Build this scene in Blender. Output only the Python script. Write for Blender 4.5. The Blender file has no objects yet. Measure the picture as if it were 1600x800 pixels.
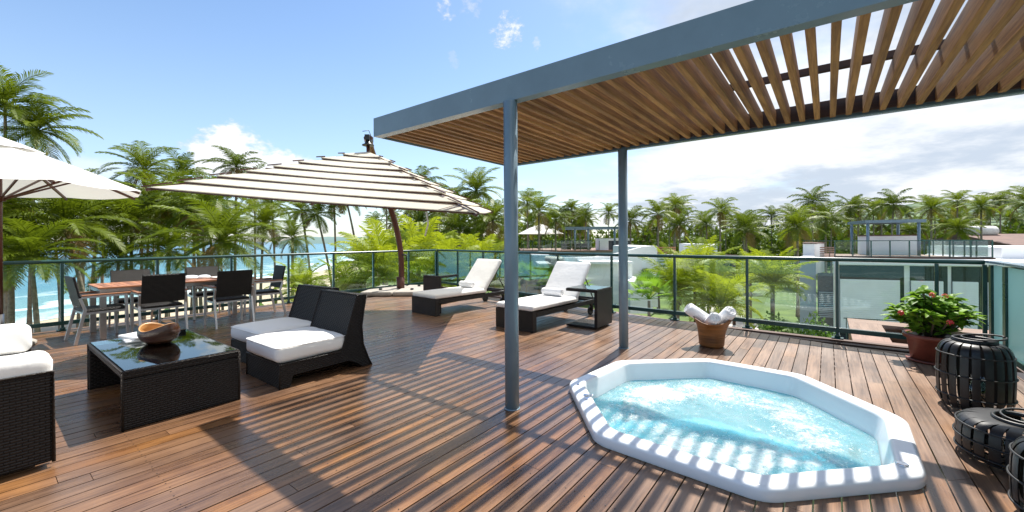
import bpy, math, random
from mathutils import Vector, Matrix, noise
random.seed(7)
R=math.radians; sc=bpy.context.scene; col=sc.collection
# ---------------------------------------------------------------- camera, sky, sun, exposure
F=645.0; CH=1.37; ROLL=.0062
cd=bpy.data.cameras.new('camera'); cam=bpy.data.objects.new('camera',cd); col.objects.link(cam); sc.camera=cam
cam.matrix_world=Matrix.Translation((0,0,CH))@Matrix.Rotation(R(90),4,'X')@Matrix.Rotation(-ROLL,4,'Z')
cd.sensor_width=36; cd.lens=F/1600*36; cd.shift_y=-25/1600; cd.clip_start=.05; cd.clip_end=20000
SUN_AZ=31.5; SUN_EL=58.5
sd=bpy.data.lights.new('sun','SUN'); sd.energy=4.6; sd.angle=R(.55); sd.color=(1,.955,.88)
sun=bpy.data.objects.new('sun',sd); col.objects.link(sun)
sv=Vector((math.sin(R(SUN_AZ))*math.cos(R(SUN_EL)),math.cos(R(SUN_AZ))*math.cos(R(SUN_EL)),math.sin(R(SUN_EL))))
sun.rotation_euler=sv.to_track_quat('Z','Y').to_euler()
vs=sc.view_settings; vs.view_transform='Standard'; vs.look='None'; vs.gamma=1; vs.exposure=.95; vs.use_curve_mapping=False
W=bpy.data.worlds.new("World"); sc.world=W; W.use_nodes=True
class NT:
    def __init__(s,nt): s.nt=nt; s.n=nt.nodes; s.l=nt.links
    def node(s,t,ins=None,**kw):
        x=s.n.new(t)
        for k,v in kw.items(): setattr(x,k,v)
        for k,v in (ins or {}).items():
            if hasattr(v,'is_linked') or isinstance(v,bpy.types.NodeSocket): s.l.new(v,x.inputs[k])
            else: x.inputs[k].default_value=v
        return x
    def m(s,op,a,b=0.0,c=None,clamp=False):
        ins={0:a,1:b}
        if c is not None: ins[2]=c
        return s.node('ShaderNodeMath',ins,operation=op,use_clamp=clamp).outputs[0]
    def ss(s,x,a,b,lo=0.0,hi=1.0):
        return s.node('ShaderNodeMapRange',{0:x,1:a,2:b,3:lo,4:hi},interpolation_type='SMOOTHSTEP').outputs[0]
    def mix(s,f,a,b):
        x=s.n.new('ShaderNodeMix'); x.data_type='RGBA'
        for i,v in ((0,f),(6,a),(7,b)):
            if isinstance(v,bpy.types.NodeSocket): s.l.new(v,x.inputs[i])
            else: x.inputs[i].default_value=v if i==0 else (*v[:3],1)
        return x.outputs[2]
    def noise(s,vec,sc=5.,det=3.,rough=.5,out=0):
        return s.node('ShaderNodeTexNoise',{'Vector':vec,'Scale':sc,'Detail':det,'Roughness':rough}).outputs[out]
    def mapping(s,vec,scale=(1,1,1),loc=(0,0,0),rot=(0,0,0)):
        return s.node('ShaderNodeMapping',{'Vector':vec,'Scale':scale,'Location':loc,'Rotation':rot}).outputs[0]
w=NT(W.node_tree); w.n.clear()
sky=w.n.new('ShaderNodeTexSky'); sky.sky_type='NISHITA'; sky.sun_disc=False
sky.sun_elevation=R(SUN_EL); sky.sun_rotation=R(SUN_AZ); sky.air_density=1.0; sky.dust_density=.5; sky.ozone_density=1.6; sky.altitude=0
tc=w.n.new('ShaderNodeTexCoord'); sx=w.node('ShaderNodeSeparateXYZ',{0:tc.outputs['Generated']})
dx,dy,dz=sx.outputs
az=w.m('ARCTAN2',dx,dy); el=w.m('ARCSINE',dz)
dzp=w.m('ADD',w.m('MAXIMUM',dz,0.0),.16)
pv=w.node('ShaderNodeCombineXYZ',{0:w.m('DIVIDE',dx,dzp),1:w.m('DIVIDE',dy,dzp),2:0.0}).outputs[0]
n1=w.noise(pv,1.15,7.,.58); n2=w.noise(w.mapping(pv,(1,1,1),(5,3,1)),.42,3.,.5); n3=w.noise(w.node('ShaderNodeCombineXYZ',{0:az,1:w.m('MULTIPLY',el,1.6),2:0.0}).outputs[0],11.,6.,.6)
right=w.ss(az,-.15,.62)
front=w.ss(dy,-.2,.25)
cov=w.m('ADD',w.m('MULTIPLY',right,.34),w.m('MULTIPLY',w.ss(el,.5,.02),.07))
dens=w.m('ADD',w.m('ADD',w.m('MULTIPLY',n1,.62),w.m('MULTIPLY',n2,.38)),cov)
m1=w.ss(dens,.62,.80)
# single cumulus clouds low in the west and a few wisps
n4=w.noise(w.node('ShaderNodeCombineXYZ',{0:az,1:w.m('MULTIPLY',el,1.3),2:2.0}).outputs[0],34.,6.,.68)
def blob(px,py,rx,ry,k=1.0,edge=.35):
    n3_=n3 if rx>30 else n4
    a=px-800; b=py-375; a2=a-ROLL*b; b2=b+ROLL*a
    v=Vector((a2/F,1,-b2/F)).normalized(); A0=math.atan2(v.x,v.y); E0=math.asin(v.z)
    ca=math.cos(A0)
    q=w.m('ADD',w.m('POWER',w.m('ABSOLUTE',w.m('DIVIDE',w.m('SUBTRACT',az,A0),rx/F*ca*ca)),2.),w.m('POWER',w.m('ABSOLUTE',w.m('DIVIDE',w.m('SUBTRACT',el,E0),ry/F*ca)),2.))
    v=w.m('ADD',w.m('SUBTRACT',1.12 if rx>30 else 1.0,q),w.m('MULTIPLY',w.m('SUBTRACT',n3_,.5),3.6 if rx>30 else 6.))
    return w.m('MULTIPLY',w.ss(v,.15,.15+edge*2),k)
m2=blob(365,248,86,50,1.,.25)
for b in ((440,258,62,30,1.,.25),(150,262,70,22,.45,.6),(792,50,30,24,.85,.7),(697,12,16,18,.7,.7),(735,10,18,20,.45,.8),(838,68,8,12,.4,.5),(708,92,10,14,.25,.5)):
    m2=w.m('MAXIMUM',m2,blob(*b))
mask=w.m('MAXIMUM',m1,m2,clamp=True)
shade=w.ss(w.noise(w.mapping(pv,(1,1,1),(2,7,4)),1.1,6.,.6),.40,.57)
ccol=w.mix(shade,(3.9,4.4,5.15),(6.4,6.5,6.65))
veil=w.m('MULTIPLY',w.ss(el,.55,.0),.40)
skyc=w.node('ShaderNodeHueSaturation',{'Saturation':1.12,'Value':1.22,'Color':sky.outputs[0]}).outputs[0]
base=w.mix(w.m('ADD',.05,w.m('MULTIPLY',veil,.75)),skyc,(4.9,6.0,7.5))
ccol=w.mix(m2,ccol,(6.9,7.0,7.2))
final=w.mix(w.m('MULTIPLY',mask,.94),base,ccol)
bg=w.node('ShaderNodeBackground',{0:final,1:.085}); w.l.new(bg.outputs[0],w.node('ShaderNodeOutputWorld').inputs[0])

# ---------------------------------------------------------------- materials
MATS={}
def newmat(name):
    m=bpy.data.materials.new(name); m.use_nodes=True; t=NT(m.node_tree); t.n.clear()
    t.out=t.n.new('ShaderNodeOutputMaterial'); t.tc=t.n.new('ShaderNodeTexCoord'); MATS[name]=m; return m,t
def bsdf(t,**kw):
    ins={k.replace('_',' '):v for k,v in kw.items()}
    for k in ('Base Color','Subsurface Color'):
        if k in ins and isinstance(ins[k],tuple): ins[k]=(*ins[k][:3],1)
    b=t.node('ShaderNodeBsdfPrincipled',ins); t.l.new(b.outputs[0],t.out.inputs[0]); return b
def bump(t,h,strength=.5,dist=.01,prev=None):
    ins={'Height':h,'Strength':strength,'Distance':dist}
    if prev is not None: ins['Normal']=prev
    return t.node('ShaderNodeBump',ins).outputs[0]
def simple(name,c,rough=.5,metal=0.,var=.12,nscale=4.,bs=0.,bscale=60.,bd=.002,spec=.5,rvar=.1):
    m,t=newmat(name); o=t.tc.outputs['Object']
    n=t.noise(o,nscale,5.,.6); f=t.ss(n,.3,.7)
    cc=t.mix(f,tuple(x*(1-var) for x in c),tuple(min(1,x*(1+var)) for x in c))
    kw=dict(Base_Color=cc,Roughness=t.m('ADD',rough-rvar/2,t.m('MULTIPLY',n,rvar)),Metallic=metal)
    if bs: kw['Normal']=bump(t,t.noise(o,bscale,4.,.6),bs,bd)
    b=bsdf(t,**kw); b.inputs['Specular IOR Level'].default_value=spec; return m
def tintattr(t): return t.node('ShaderNodeAttribute',attribute_name='tint').outputs['Fac']
def wood(name,c1,c2,rough=.5,grain=1.,tv=.35,bs=.3):
    m,t=newmat(name); uv=t.tc.outputs['UV']
    g=t.noise(t.mapping(uv,(3*grain,60*grain,1)),1.,5.,.6)
    g2=t.noise(t.mapping(uv,(1.2*grain,9*grain,1)),1.,3.,.5)
    f=t.m('ADD',t.m('MULTIPLY',g,.55),t.m('MULTIPLY',g2,.45)); f=t.ss(f,.36,.64)
    cc=t.mix(f,c1,c2); ti=tintattr(t)
    hs=t.node('ShaderNodeHueSaturation',{'Value':t.m('ADD',1-tv/2,t.m('MULTIPLY',ti,tv)),'Color':cc}).outputs[0]
    bsdf(t,Base_Color=hs,Roughness=t.m('ADD',rough,t.m('MULTIPLY',g,.15)),Normal=bump(t,g,bs,.002)); return m
wood('pergola_wood',(.19,.082,.026),(.44,.225,.075),.6,1.,.35)
wood('ledger_wood',(.045,.022,.014),(.08,.035,.02),.6)
wood('teak',(.22,.085,.04),(.42,.19,.09),.42,1.5,.4)
wood('mahogany',(.06,.018,.010),(.11,.032,.018),.3,1.,.2)
wood('bucket_wood',(.09,.032,.008),(.27,.11,.030),.38,1.2,.2)
wood('bowl_dark',(.028,.011,.006),(.06,.024,.012),.16,1.,.1,.1)
wood('bowl_light',(.42,.21,.07),(.55,.31,.12),.25,1.,.1,.1)
wood('planter_wood',(.16,.085,.06),(.26,.15,.11),.6,.8)
# deck boards: oiled hardwood, worn grey towards the back railing, glossy patches
m,t=newmat('deck'); uv=t.tc.outputs['UV']; ob=t.tc.outputs['Object']
g=t.noise(t.mapping(uv,(2.2,55,1)),1.,6.,.65); g2=t.noise(t.mapping(uv,(.9,7,1)),1.,4.,.55)
big=t.noise(ob,.75,4.,.6); med=t.noise(t.mapping(ob,(1,1,1),(9,4,0)),2.6,5.,.6)
f=t.ss(t.m('ADD',t.m('MULTIPLY',g,.6),t.m('MULTIPLY',g2,.4)),.36,.64)
cc=t.mix(f,(.062,.027,.012),(.205,.100,.046))
oil=t.ss(med,.42,.66); cc=t.mix(t.m('MULTIPLY',oil,.30),cc,(.30,.145,.050))
ou=t.node('ShaderNodeSeparateXYZ',{0:ob})
wear=t.m('ADD',t.ss(ou.outputs[1],2.6,7.4,0.,.62),t.m('MULTIPLY',t.ss(ou.outputs[0],-2.5,1.2),.28))
wear=t.m('ADD',wear,t.m('MULTIPLY',t.m('SUBTRACT',big,.5),1.5),clamp=True)
cc=t.mix(t.m('MULTIPLY',wear,.68),cc,t.mix(f,(.17,.115,.088),(.34,.255,.20)))
spots=t.ss(t.noise(ob,19.,6.,.7),.62,.75); cc=t.mix(t.m('MULTIPLY',spots,.3),cc,(.36,.27,.21))
cc=t.node('ShaderNodeHueSaturation',{'Value':t.m('ADD',.80,t.m('MULTIPLY',tintattr(t),.38)),'Saturation':t.m('ADD',.86,t.m('MULTIPLY',tintattr(t),.2)),'Color':cc}).outputs[0]
ro=t.m('ADD',.15,t.m('ADD',t.m('MULTIPLY',g2,.26),t.m('MULTIPLY',wear,.12)))
b=bsdf(t,Base_Color=cc,Roughness=ro,Normal=bump(t,g,.35,.0025)); b.inputs['Specular IOR Level'].default_value=.62
# woven rattan
def wicker(name,c1,c2,sx=.032,sz=.011,rough=.38,bs=1.):
    m,t=newmat(name); uv=t.tc.outputs['UV']
    br=t.node('ShaderNodeTexBrick',{'Vector':uv,'Color1':(1,1,1,1),'Color2':(.72,.72,.72,1),'Mortar':(0,0,0,1),'Scale':1.,'Mortar Size':sz*.14,'Mortar Smooth':1.,'Bias':0.,'Brick Width':sx,'Row Height':sz})
    s=t.node('ShaderNodeSeparateXYZ',{0:uv})
    wv=t.m('ABSOLUTE',t.m('SINE',t.m('MULTIPLY',s.outputs[1],math.pi/sz)))
    wh=t.m('SINE',t.m('ADD',t.m('MULTIPLY',s.outputs[0],math.pi/sx*1.),t.m('MULTIPLY',t.m('FLOOR',t.m('DIVIDE',s.outputs[1],sz)),math.pi/2)))
    h=t.m('MULTIPLY',t.m('ADD',wv,t.m('MULTIPLY',t.m('ABSOLUTE',wh),.9)),t.m('ADD',.2,br.outputs[0]))
    n=t.noise(uv,30.,3.)
    cc=t.mix(t.m('MULTIPLY',br.outputs[0],t.m('ADD',.4,t.m('MULTIPLY',n,.9))),c1,c2)
    b=bsdf(t,Base_Color=cc,Roughness=rough,Normal=bump(t,h,bs,.004)); b.inputs['Specular IOR Level'].default_value=.26; return m
wicker('wicker',(.002,.002,.002),(.021,.018,.017),.046,.017,.45,1.)
wicker('wicker_brown',(.004,.003,.003),(.034,.026,.021),.040,.014,.36,1.)
def fabric(name,c,tr=0.,ws=14.,wb=.25):
    m,t=newmat(name); o=t.tc.outputs['Object']
    n=t.noise(o,6.,4.,.5); wr=t.noise(t.mapping(o,(1,1.6,1)),ws,3.,.45); fine=t.noise(o,700.,1.)
    cc=t.mix(n,tuple(x*.96 for x in c),c)
    nb=bump(t,fine,.15,.0008,bump(t,wr,wb,.012))
    if tr:
        d=t.node('ShaderNodeBsdfDiffuse',{'Color':cc,'Normal':nb}); e=t.node('ShaderNodeBsdfTranslucent',{'Color':cc,'Normal':nb})
        x=t.node('ShaderNodeMixShader',{0:tr,1:d.outputs[0],2:e.outputs[0]}); t.l.new(x.outputs[0],t.out.inputs[0])
    else:
        b=bsdf(t,Base_Color=cc,Roughness=.85,Normal=nb); b.inputs['Sheen Weight'].default_value=.1
    return m
fabric('white_fabric',(.80,.79,.765)); fabric('towel',(.82,.82,.83),0,60.,.4); fabric('parasol_white',(.80,.79,.76),.25,5.,.08); fabric('parasol_cream',(.84,.79,.67),.40,6.,.08)
fabric('napkin',(.78,.77,.75),0,30.,.3)
simple('steel_blue',(.150,.218,.270),.26,0,.06,3.,.12,40.,.002)
simple('rail_green',(.012,.058,.052),.28,0,.15)
simple('alu',(.56,.56,.57),.34,.85,.06)
simple('brushed',(.42,.40,.385),.3,.9,.08,20.)
simple('acrylic',(.80,.82,.84),.12,0,.015,2.)
simple('chrome',(.7,.7,.72),.1,1.,.03)
simple('black_iron',(.012,.0115,.0115),.42,.1,.3,12.,.25,60.)
simple('black_plastic',(.015,.015,.016),.4)
simple('terracotta',(.18,.045,.028),.45,0,.15,9.)
simple('soil',(.05,.032,.02),.9,0,.3,30.,.6,60.,.01)
simple('stone',(.34,.31,.27),.75,0,.16,6.,.5,50.,.006)
simple('plaster',(.82,.82,.82),.7,0,.04,.35,.1,30.)
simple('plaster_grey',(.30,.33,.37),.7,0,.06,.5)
simple('dark_panel',(.045,.055,.07),.25,0,.2,.7)
simple('blind',(.84,.86,.86),.6,0,.04,1.)
simple('window_dark',(.020,.028,.036),.08,0,.3,.6)
simple('roof_brown',(.14,.075,.06),.7,0,.2,1.)
simple('render_beige',(.5,.45,.34),.7)
simple('pale_paving',(.55,.50,.43),.8,0,.12,1.5)
simple('roof_floor',(.36,.35,.33),.8,0,.14,.9)
simple('trunk',(.20,.165,.13),.85,0,.35,5.,.6,9.,.05)
simple('coconut',(.20,.17,.04),.5,0,.4,8.)
simple('branch',(.10,.075,.05),.85,0,.3,8.)
simple('tank',(.7,.7,.7),.5)
def leaf(name,c1,c2,tr=.35,rough=.42,attr=True):
    m,t=newmat(name); ti=tintattr(t); r=t.node('ShaderNodeObjectInfo').outputs['Random']
    n=t.noise(t.tc.outputs['Object'],.9,3.)
    f=t.m('ADD',t.m('MULTIPLY',ti,.75),t.m('MULTIPLY',t.m('ADD',n,t.m('MULTIPLY',r,.5)),.35),clamp=True)
    cc=t.mix(f,c1,c2); cc=t.mix(t.ss(ti,1.25,1.5),cc,(.20,.115,.045))
    p=t.node('ShaderNodeBsdfPrincipled',{'Base Color':cc,'Roughness':rough,'Specular IOR Level':.22})
    e=t.node('ShaderNodeBsdfTranslucent',{'Color':t.mix(.5,cc,tuple(x*1.7 for x in c2))})
    x=t.node('ShaderNodeMixShader',{0:tr,1:p.outputs[0],2:e.outputs[0]}); t.l.new(x.outputs[0],t.out.inputs[0]); return m
leaf('palm_green',(.008,.034,.003),(.160,.210,.009),.33,.5); leaf('palm_lime',(.06,.16,.006),(.33,.37,.016),.36,.5)
leaf('palm_dark',(.007,.030,.003),(.115,.160,.008),.3,.52); leaf('fan_green',(.09,.22,.015),(.24,.38,.03),.4)
leaf('shrub_leaf',(.03,.09,.012),(.12,.22,.03),.3); leaf('pot_leaf',(.03,.11,.008),(.22,.38,.035),.33,.5)
leaf('wood_leaf',(.008,.030,.004),(.10,.15,.008),.22,.65)
simple('petal',(.62,.045,.05),.5,0,.3,60.); simple('petal_orange',(.62,.12,.05),.5,0,.3,60.)
def glassmat(name,tint,refl=1.,ior=1.5,rough=.02,mixf=None):
    m,t=newmat(name)
    tr=t.node('ShaderNodeBsdfTransparent',{'Color':(*tint,1)}); gl=t.node('ShaderNodeBsdfGlossy',{'Color':(.9,.97,.96,1),'Roughness':rough})
    fr=t.node('ShaderNodeFresnel',{'IOR':ior}); x=t.node('ShaderNodeMixShader',{0:t.m('MULTIPLY',fr.outputs[0],refl),1:tr.outputs[0],2:gl.outputs[0]})
    t.l.new(x.outputs[0],t.out.inputs[0]); return m
glassmat('rail_glass',(.94,.98,.97),.8); glassmat('table_glass',(.80,.88,.87),1.,2.3)
m,t=newmat('frosted_glass'); n=t.noise(t.tc.outputs['Object'],2.,4.)
d=t.node('ShaderNodeBsdfDiffuse',{'Color':(.52,.74,.76,1)}); e=t.node('ShaderNodeBsdfTranslucent',{'Color':t.mix(n,(.62,.84,.86),(.72,.93,.94))})
a_=t.node('ShaderNodeMixShader',{0:.6,1:d.outputs[0],2:e.outputs[0]}); g_=t.node('ShaderNodeBsdfGlossy',{'Color':(1,1,1,1),'Roughness':.25})
x=t.node('ShaderNodeMixShader',{0:.09,1:a_.outputs[0],2:g_.outputs[0]}); t.l.new(x.outputs[0],t.out.inputs[0])
# tub water
m,t=newmat('tub_water'); o=t.tc.outputs['Object']
wp=t.node('ShaderNodeTexNoise',{'Vector':o,'Scale':3.0,'Detail':4.}).outputs[1]
ow=t.node('ShaderNodeVectorMath',{0:o,1:t.node('ShaderNodeVectorMath',{0:wp,1:(.35,.35,.35)},operation='MULTIPLY').outputs[0]},operation='ADD').outputs[0]
fa=t.node('ShaderNodeAttribute',attribute_name='foam').outputs['Fac']
fn=t.noise(ow,7.0,10.,.78); sp=t.noise(o,46.,4.,.7)
fm=t.m('ADD',t.m('MULTIPLY',t.m('SUBTRACT',fn,.5),3.4),fa)
foam=t.ss(fm,.25,1.0); speck=t.m('MULTIPLY',t.ss(sp,.56,.62),t.ss(fm,-.05,.35))
foam=t.m('MAXIMUM',foam,speck,clamp=True)
hb=t.m('ADD',t.noise(ow,11.,6.,.62),t.m('MULTIPLY',foam,.25))
nb=bump(t,hb,.75,.035)
tr=t.node('ShaderNodeBsdfTransparent',{'Color':(.40,.82,.93,1)}); di=t.node('ShaderNodeSubsurfaceScattering',{'Color':(.38,.82,.93,1),'Radius':(.22,.4,.45),'Scale':.8,'Normal':nb})
bod=t.node('ShaderNodeMixShader',{0:.30,1:tr.outputs[0],2:di.outputs[0]})
fo=t.node('ShaderNodeSubsurfaceScattering',{'Color':(.80,.90,.93,1),'Radius':(.25,.3,.3),'Scale':.6,'Normal':nb})
b2=t.node('ShaderNodeMixShader',{0:t.m('MULTIPLY',foam,.8),1:bod.outputs[0],2:fo.outputs[0]})
gl=t.node('ShaderNodeBsdfGlossy',{'Color':(1,1,1,1),'Roughness':.06,'Normal':nb}); fr=t.node('ShaderNodeFresnel',{'IOR':1.33,'Normal':nb})
b3=t.node('ShaderNodeMixShader',{0:fr.outputs[0],1:b2.outputs[0],2:gl.outputs[0]}); t.l.new(b3.outputs[0],t.out.inputs[0])
# sea (u coordinate = distance from the shore)
m,t=newmat('sea'); uv=t.tc.outputs['UV']; s=t.node('ShaderNodeSeparateXYZ',{0:uv}); o=t.tc.outputs['Object']
dist=t.m('ADD',s.outputs[0],t.m('MULTIPLY',t.m('SUBTRACT',t.noise(o,.045,3.),.5),22.))
cc=t.mix(t.ss(dist,0.,45.),(.16,.32,.33),(.035,.18,.25)); cc=t.mix(t.ss(dist,40.,420.),cc,(.014,.10,.19))
lines=t.m('SINE',t.m('ADD',t.m('MULTIPLY',dist,.42),t.m('MULTIPLY',t.noise(o,.09,4.),7.)))
fo=t.m('MULTIPLY',t.ss(lines,.45,.95),t.ss(dist,42.,4.)); fo=t.m('MAXIMUM',fo,t.ss(t.m('ADD',dist,t.m('MULTIPLY',t.noise(o,.4,5.),6.)),11.,3.),clamp=True)
fo=t.m('MULTIPLY',fo,t.ss(t.noise(o,.7,6.,.7),.30,.55))
cc=t.mix(fo,cc,(.78,.82,.82))
b=bsdf(t,Base_Color=cc,Roughness=t.m('ADD',.22,t.m('MULTIPLY',fo,.5)),Normal=bump(t,t.noise(t.mapping(o,(1,1.8,1)),.9,7.,.65),.55,.5)); b.inputs['IOR'].default_value=1.33
# ground: sand by the shore, grass and paths inland
m,t=newmat('ground'); uv=t.tc.outputs['UV']; s=t.node('ShaderNodeSeparateXYZ',{0:uv}); o=t.tc.outputs['Object']
dist=t.m('ADD',s.outputs[0],t.m('MULTIPLY',t.m('SUBTRACT',t.noise(o,.08,4.),.5),14.))
n=t.noise(o,.22,6.,.65); n2=t.noise(o,3.,6.,.7)
sand=t.mix(n2,(.42,.33,.22),(.56,.47,.34)); gr=t.mix(t.ss(n,.35,.65),(.055,.105,.018),(.14,.21,.035)); gr=t.mix(t.m('MULTIPLY',n2,.5),gr,(.04,.07,.015))
cc=t.mix(t.ss(dist,21.,27.),sand,gr)
bsdf(t,Base_Color=cc,Roughness=.9,Normal=bump(t,n2,.4,.05))
m,t=newmat('hill'); o=t.tc.outputs['Object']; n=t.noise(o,.05,7.,.72); n2=t.node('ShaderNodeTexVoronoi',{'Vector':o,'Scale':.085}).outputs[0]
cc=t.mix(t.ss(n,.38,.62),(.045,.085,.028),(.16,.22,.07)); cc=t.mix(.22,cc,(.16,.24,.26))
bsdf(t,Base_Color=cc,Roughness=.95,Normal=bump(t,t.m('ADD',t.m('MULTIPLY',n,.6),n2),1.,9.))
m,t=newmat('headland'); o=t.tc.outputs['Object']; n=t.noise(o,.035,6.,.7)
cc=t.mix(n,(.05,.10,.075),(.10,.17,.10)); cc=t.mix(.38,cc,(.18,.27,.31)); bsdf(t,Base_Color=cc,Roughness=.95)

# ---------------------------------------------------------------- mesh builder
class MB:
    def __init__(s): s.v=[];s.f=[];s.uv=[];s.t=[];s.sm=[]
    def face(s,idx,uvs,ti=.5,sm=False): s.f.append(idx); s.uv.append(uvs); s.t.append(ti); s.sm.append(sm)
    def box(s,c,d,rot=None,ti=None,off=None):
        c=Vector(c); h=Vector(d)/2; b=len(s.v); ti=random.random() if ti is None else ti
        L=max(range(3),key=lambda i:d[i]); ou=(random.uniform(0,9),random.uniform(0,9)) if off is None else off
        loc=[Vector((x*h.x,y*h.y,z*h.z)) for x in(-1,1) for y in(-1,1) for z in(-1,1)]
        for p in loc: s.v.append(c+(rot@p if rot else p))
        for fi,ax in (((0,1,3,2),0),((4,6,7,5),0),((0,4,5,1),1),((2,3,7,6),1),((0,2,6,4),2),((1,5,7,3),2)):
            o=[i for i in range(3) if i!=ax]
            if L in o: U=L; V=[i for i in o if i!=L][0]
            else: U,V=o
            if off is not None: U,V=[(1,2),(0,2),(0,1)][ax]
            s.face(tuple(b+i for i in fi),[(loc[i][U]+ou[0],loc[i][V]+ou[1]) for i in fi],ti)
        return s
    def beam(s,p,q,w,h,ti=None,up=(0,0,1)):
        p=Vector(p);q=Vector(q);d=q-p;L=d.length;x=d.normalized();u=Vector(up);y=u.cross(x)
        if y.length<1e-3: y=Vector((0,1,0)).cross(x)
        y.normalize(); z=x.cross(y); rot=Matrix((x,y,z)).transposed()
        return s.box((p+q)/2,(L,w,h),rot,ti)
    def tube(s,pts,r,seg=8,caps=True,ti=None,flat=1.):
        pts=[Vector(p) for p in pts]; n=len(pts); rr=r if isinstance(r,(list,tuple)) else [r]*n; b=len(s.v); ti=random.random() if ti is None else ti
        ref=None; L=0
        for i,p in enumerate(pts):
            d=(pts[min(i+1,n-1)]-pts[max(i-1,0)]).normalized()
            if ref is None: ref=Vector((0,0,1)) if abs(d.z)<.9 else Vector((1,0,0))
            x=ref-d*ref.dot(d)
            if x.length<1e-4: x=d.orthogonal()
            x.normalize(); ref=x; y=d.cross(x)
            for k in range(seg):
                a=2*math.pi*k/seg; s.v.append(p+x*(math.cos(a)*rr[i])+y*(math.sin(a)*rr[i]*flat))
        for i in range(n-1):
            l=(pts[i+1]-pts[i]).length
            for k in range(seg):
                k2=(k+1)%seg; c=2*math.pi*max(rr[i],.001)
                s.face((b+i*seg+k,b+i*seg+k2,b+(i+1)*seg+k2,b+(i+1)*seg+k),[(L,c*k/seg),(L,c*(k+1)/seg),(L+l,c*(k+1)/seg),(L+l,c*k/seg)],ti,True)
            L+=l
        if caps:
            for st,i in ((1,0),(0,n-1)):
                idx=[b+i*seg+k for k in range(seg)]
                if st: idx=idx[::-1]
                s.face(tuple(idx),[(math.cos(j),math.sin(j)) for j in range(seg)],ti)
        return s
    def lathe(s,prof,seg=32,c=(0,0,0),ti=.5,fn=None,cap0=True,cap1=True):
        b=len(s.v); n=len(prof)
        for r,z in prof:
            for k in range(seg):
                a=2*math.pi*k/seg; p=Vector((r*math.cos(a),r*math.sin(a),z))
                if fn: p=fn(p,a)
                s.v.append(p+Vector(c))
        L=0
        for i in range(n-1):
            l=math.hypot(prof[i+1][0]-prof[i][0],prof[i+1][1]-prof[i][1])
            for k in range(seg):
                k2=(k+1)%seg; q=2*math.pi*max(prof[i][0],prof[i+1][0])
                s.face((b+i*seg+k,b+i*seg+k2,b+(i+1)*seg+k2,b+(i+1)*seg+k),[(q*k/seg,L),(q*(k+1)/seg,L),(q*(k+1)/seg,L+l),(q*k/seg,L+l)],ti,True)
            L+=l
        if cap0 and prof[0][0]>1e-4: s.face(tuple(b+k for k in range(seg))[::-1],[(0,0)]*seg,ti)
        if cap1 and prof[-1][0]>1e-4: s.face(tuple(b+(n-1)*seg+k for k in range(seg)),[(0,0)]*seg,ti)
        return s
    def prism(s,poly,x0,x1,axis=0,ti=.5,sm=False):
        # poly in the two other axes, extruded along axis
        b=len(s.v); n=len(poly); o=[i for i in range(3) if i!=axis]
        for x in (x0,x1):
            for p in poly:
                q=[0,0,0]; q[axis]=x; q[o[0]]=p[0]; q[o[1]]=p[1]; s.v.append(Vector(q))
        s.face(tuple(range(b,b+n))[::-1],[(poly[i][0],poly[i][1]) for i in range(n)][::-1],ti); s.face(tuple(range(b+n,b+2*n)),[(p[0],p[1]) for p in poly],ti)
        L=0
        for i in range(n):
            j=(i+1)%n; l=math.dist(poly[i],poly[j])
            s.face((b+i,b+j,b+n+j,b+n+i),[(x0,L),(x0,L+l),(x1,L+l),(x1,L)],ti,sm); L+=l
        return s
    def quad(s,a,b_,c,d,ti=.5,sm=False):
        b=len(s.v); s.v+= [Vector(a),Vector(b_),Vector(c),Vector(d)]
        w_=(s.v[b+1]-s.v[b]).length; h_=(s.v[b+3]-s.v[b]).length
        s.face((b,b+1,b+2,b+3),[(0,0),(w_,0),(w_,h_),(0,h_)],ti,sm); return s
    def build(s,name,mat,parent=None,bevel=0,smooth=False,fixn=True,solid=0,mw=None):
        me=bpy.data.meshes.new(name); me.from_pydata([tuple(p) for p in s.v],[],s.f)
        ul=me.uv_layers.new(name='UVMap'); fl=[c for u in s.uv for p in u for c in p]; ul.data.foreach_set('uv',fl)
        at=me.attributes.new('tint','FLOAT','FACE'); at.data.foreach_set('value',s.t)
        me.polygons.foreach_set('use_smooth',[True]*len(s.f) if smooth else s.sm)
        me.materials.append(MATS[mat]); me.update()
        if fixn:
            import bmesh
            bm=bmesh.new(); bm.from_mesh(me); bmesh.ops.recalc_face_normals(bm,faces=bm.faces); bm.to_mesh(me); bm.free()
        o=bpy.data.objects.new(name,me); col.objects.link(o); o.parent=parent
        if bevel:
            q=o.modifiers.new('bevel','BEVEL'); q.width=bevel; q.segments=2; q.limit_method='ANGLE'; q.angle_limit=R(35)
        if solid:
            q=o.modifiers.new('solid','SOLIDIFY'); q.thickness=solid; q.offset=0
        return o
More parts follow.
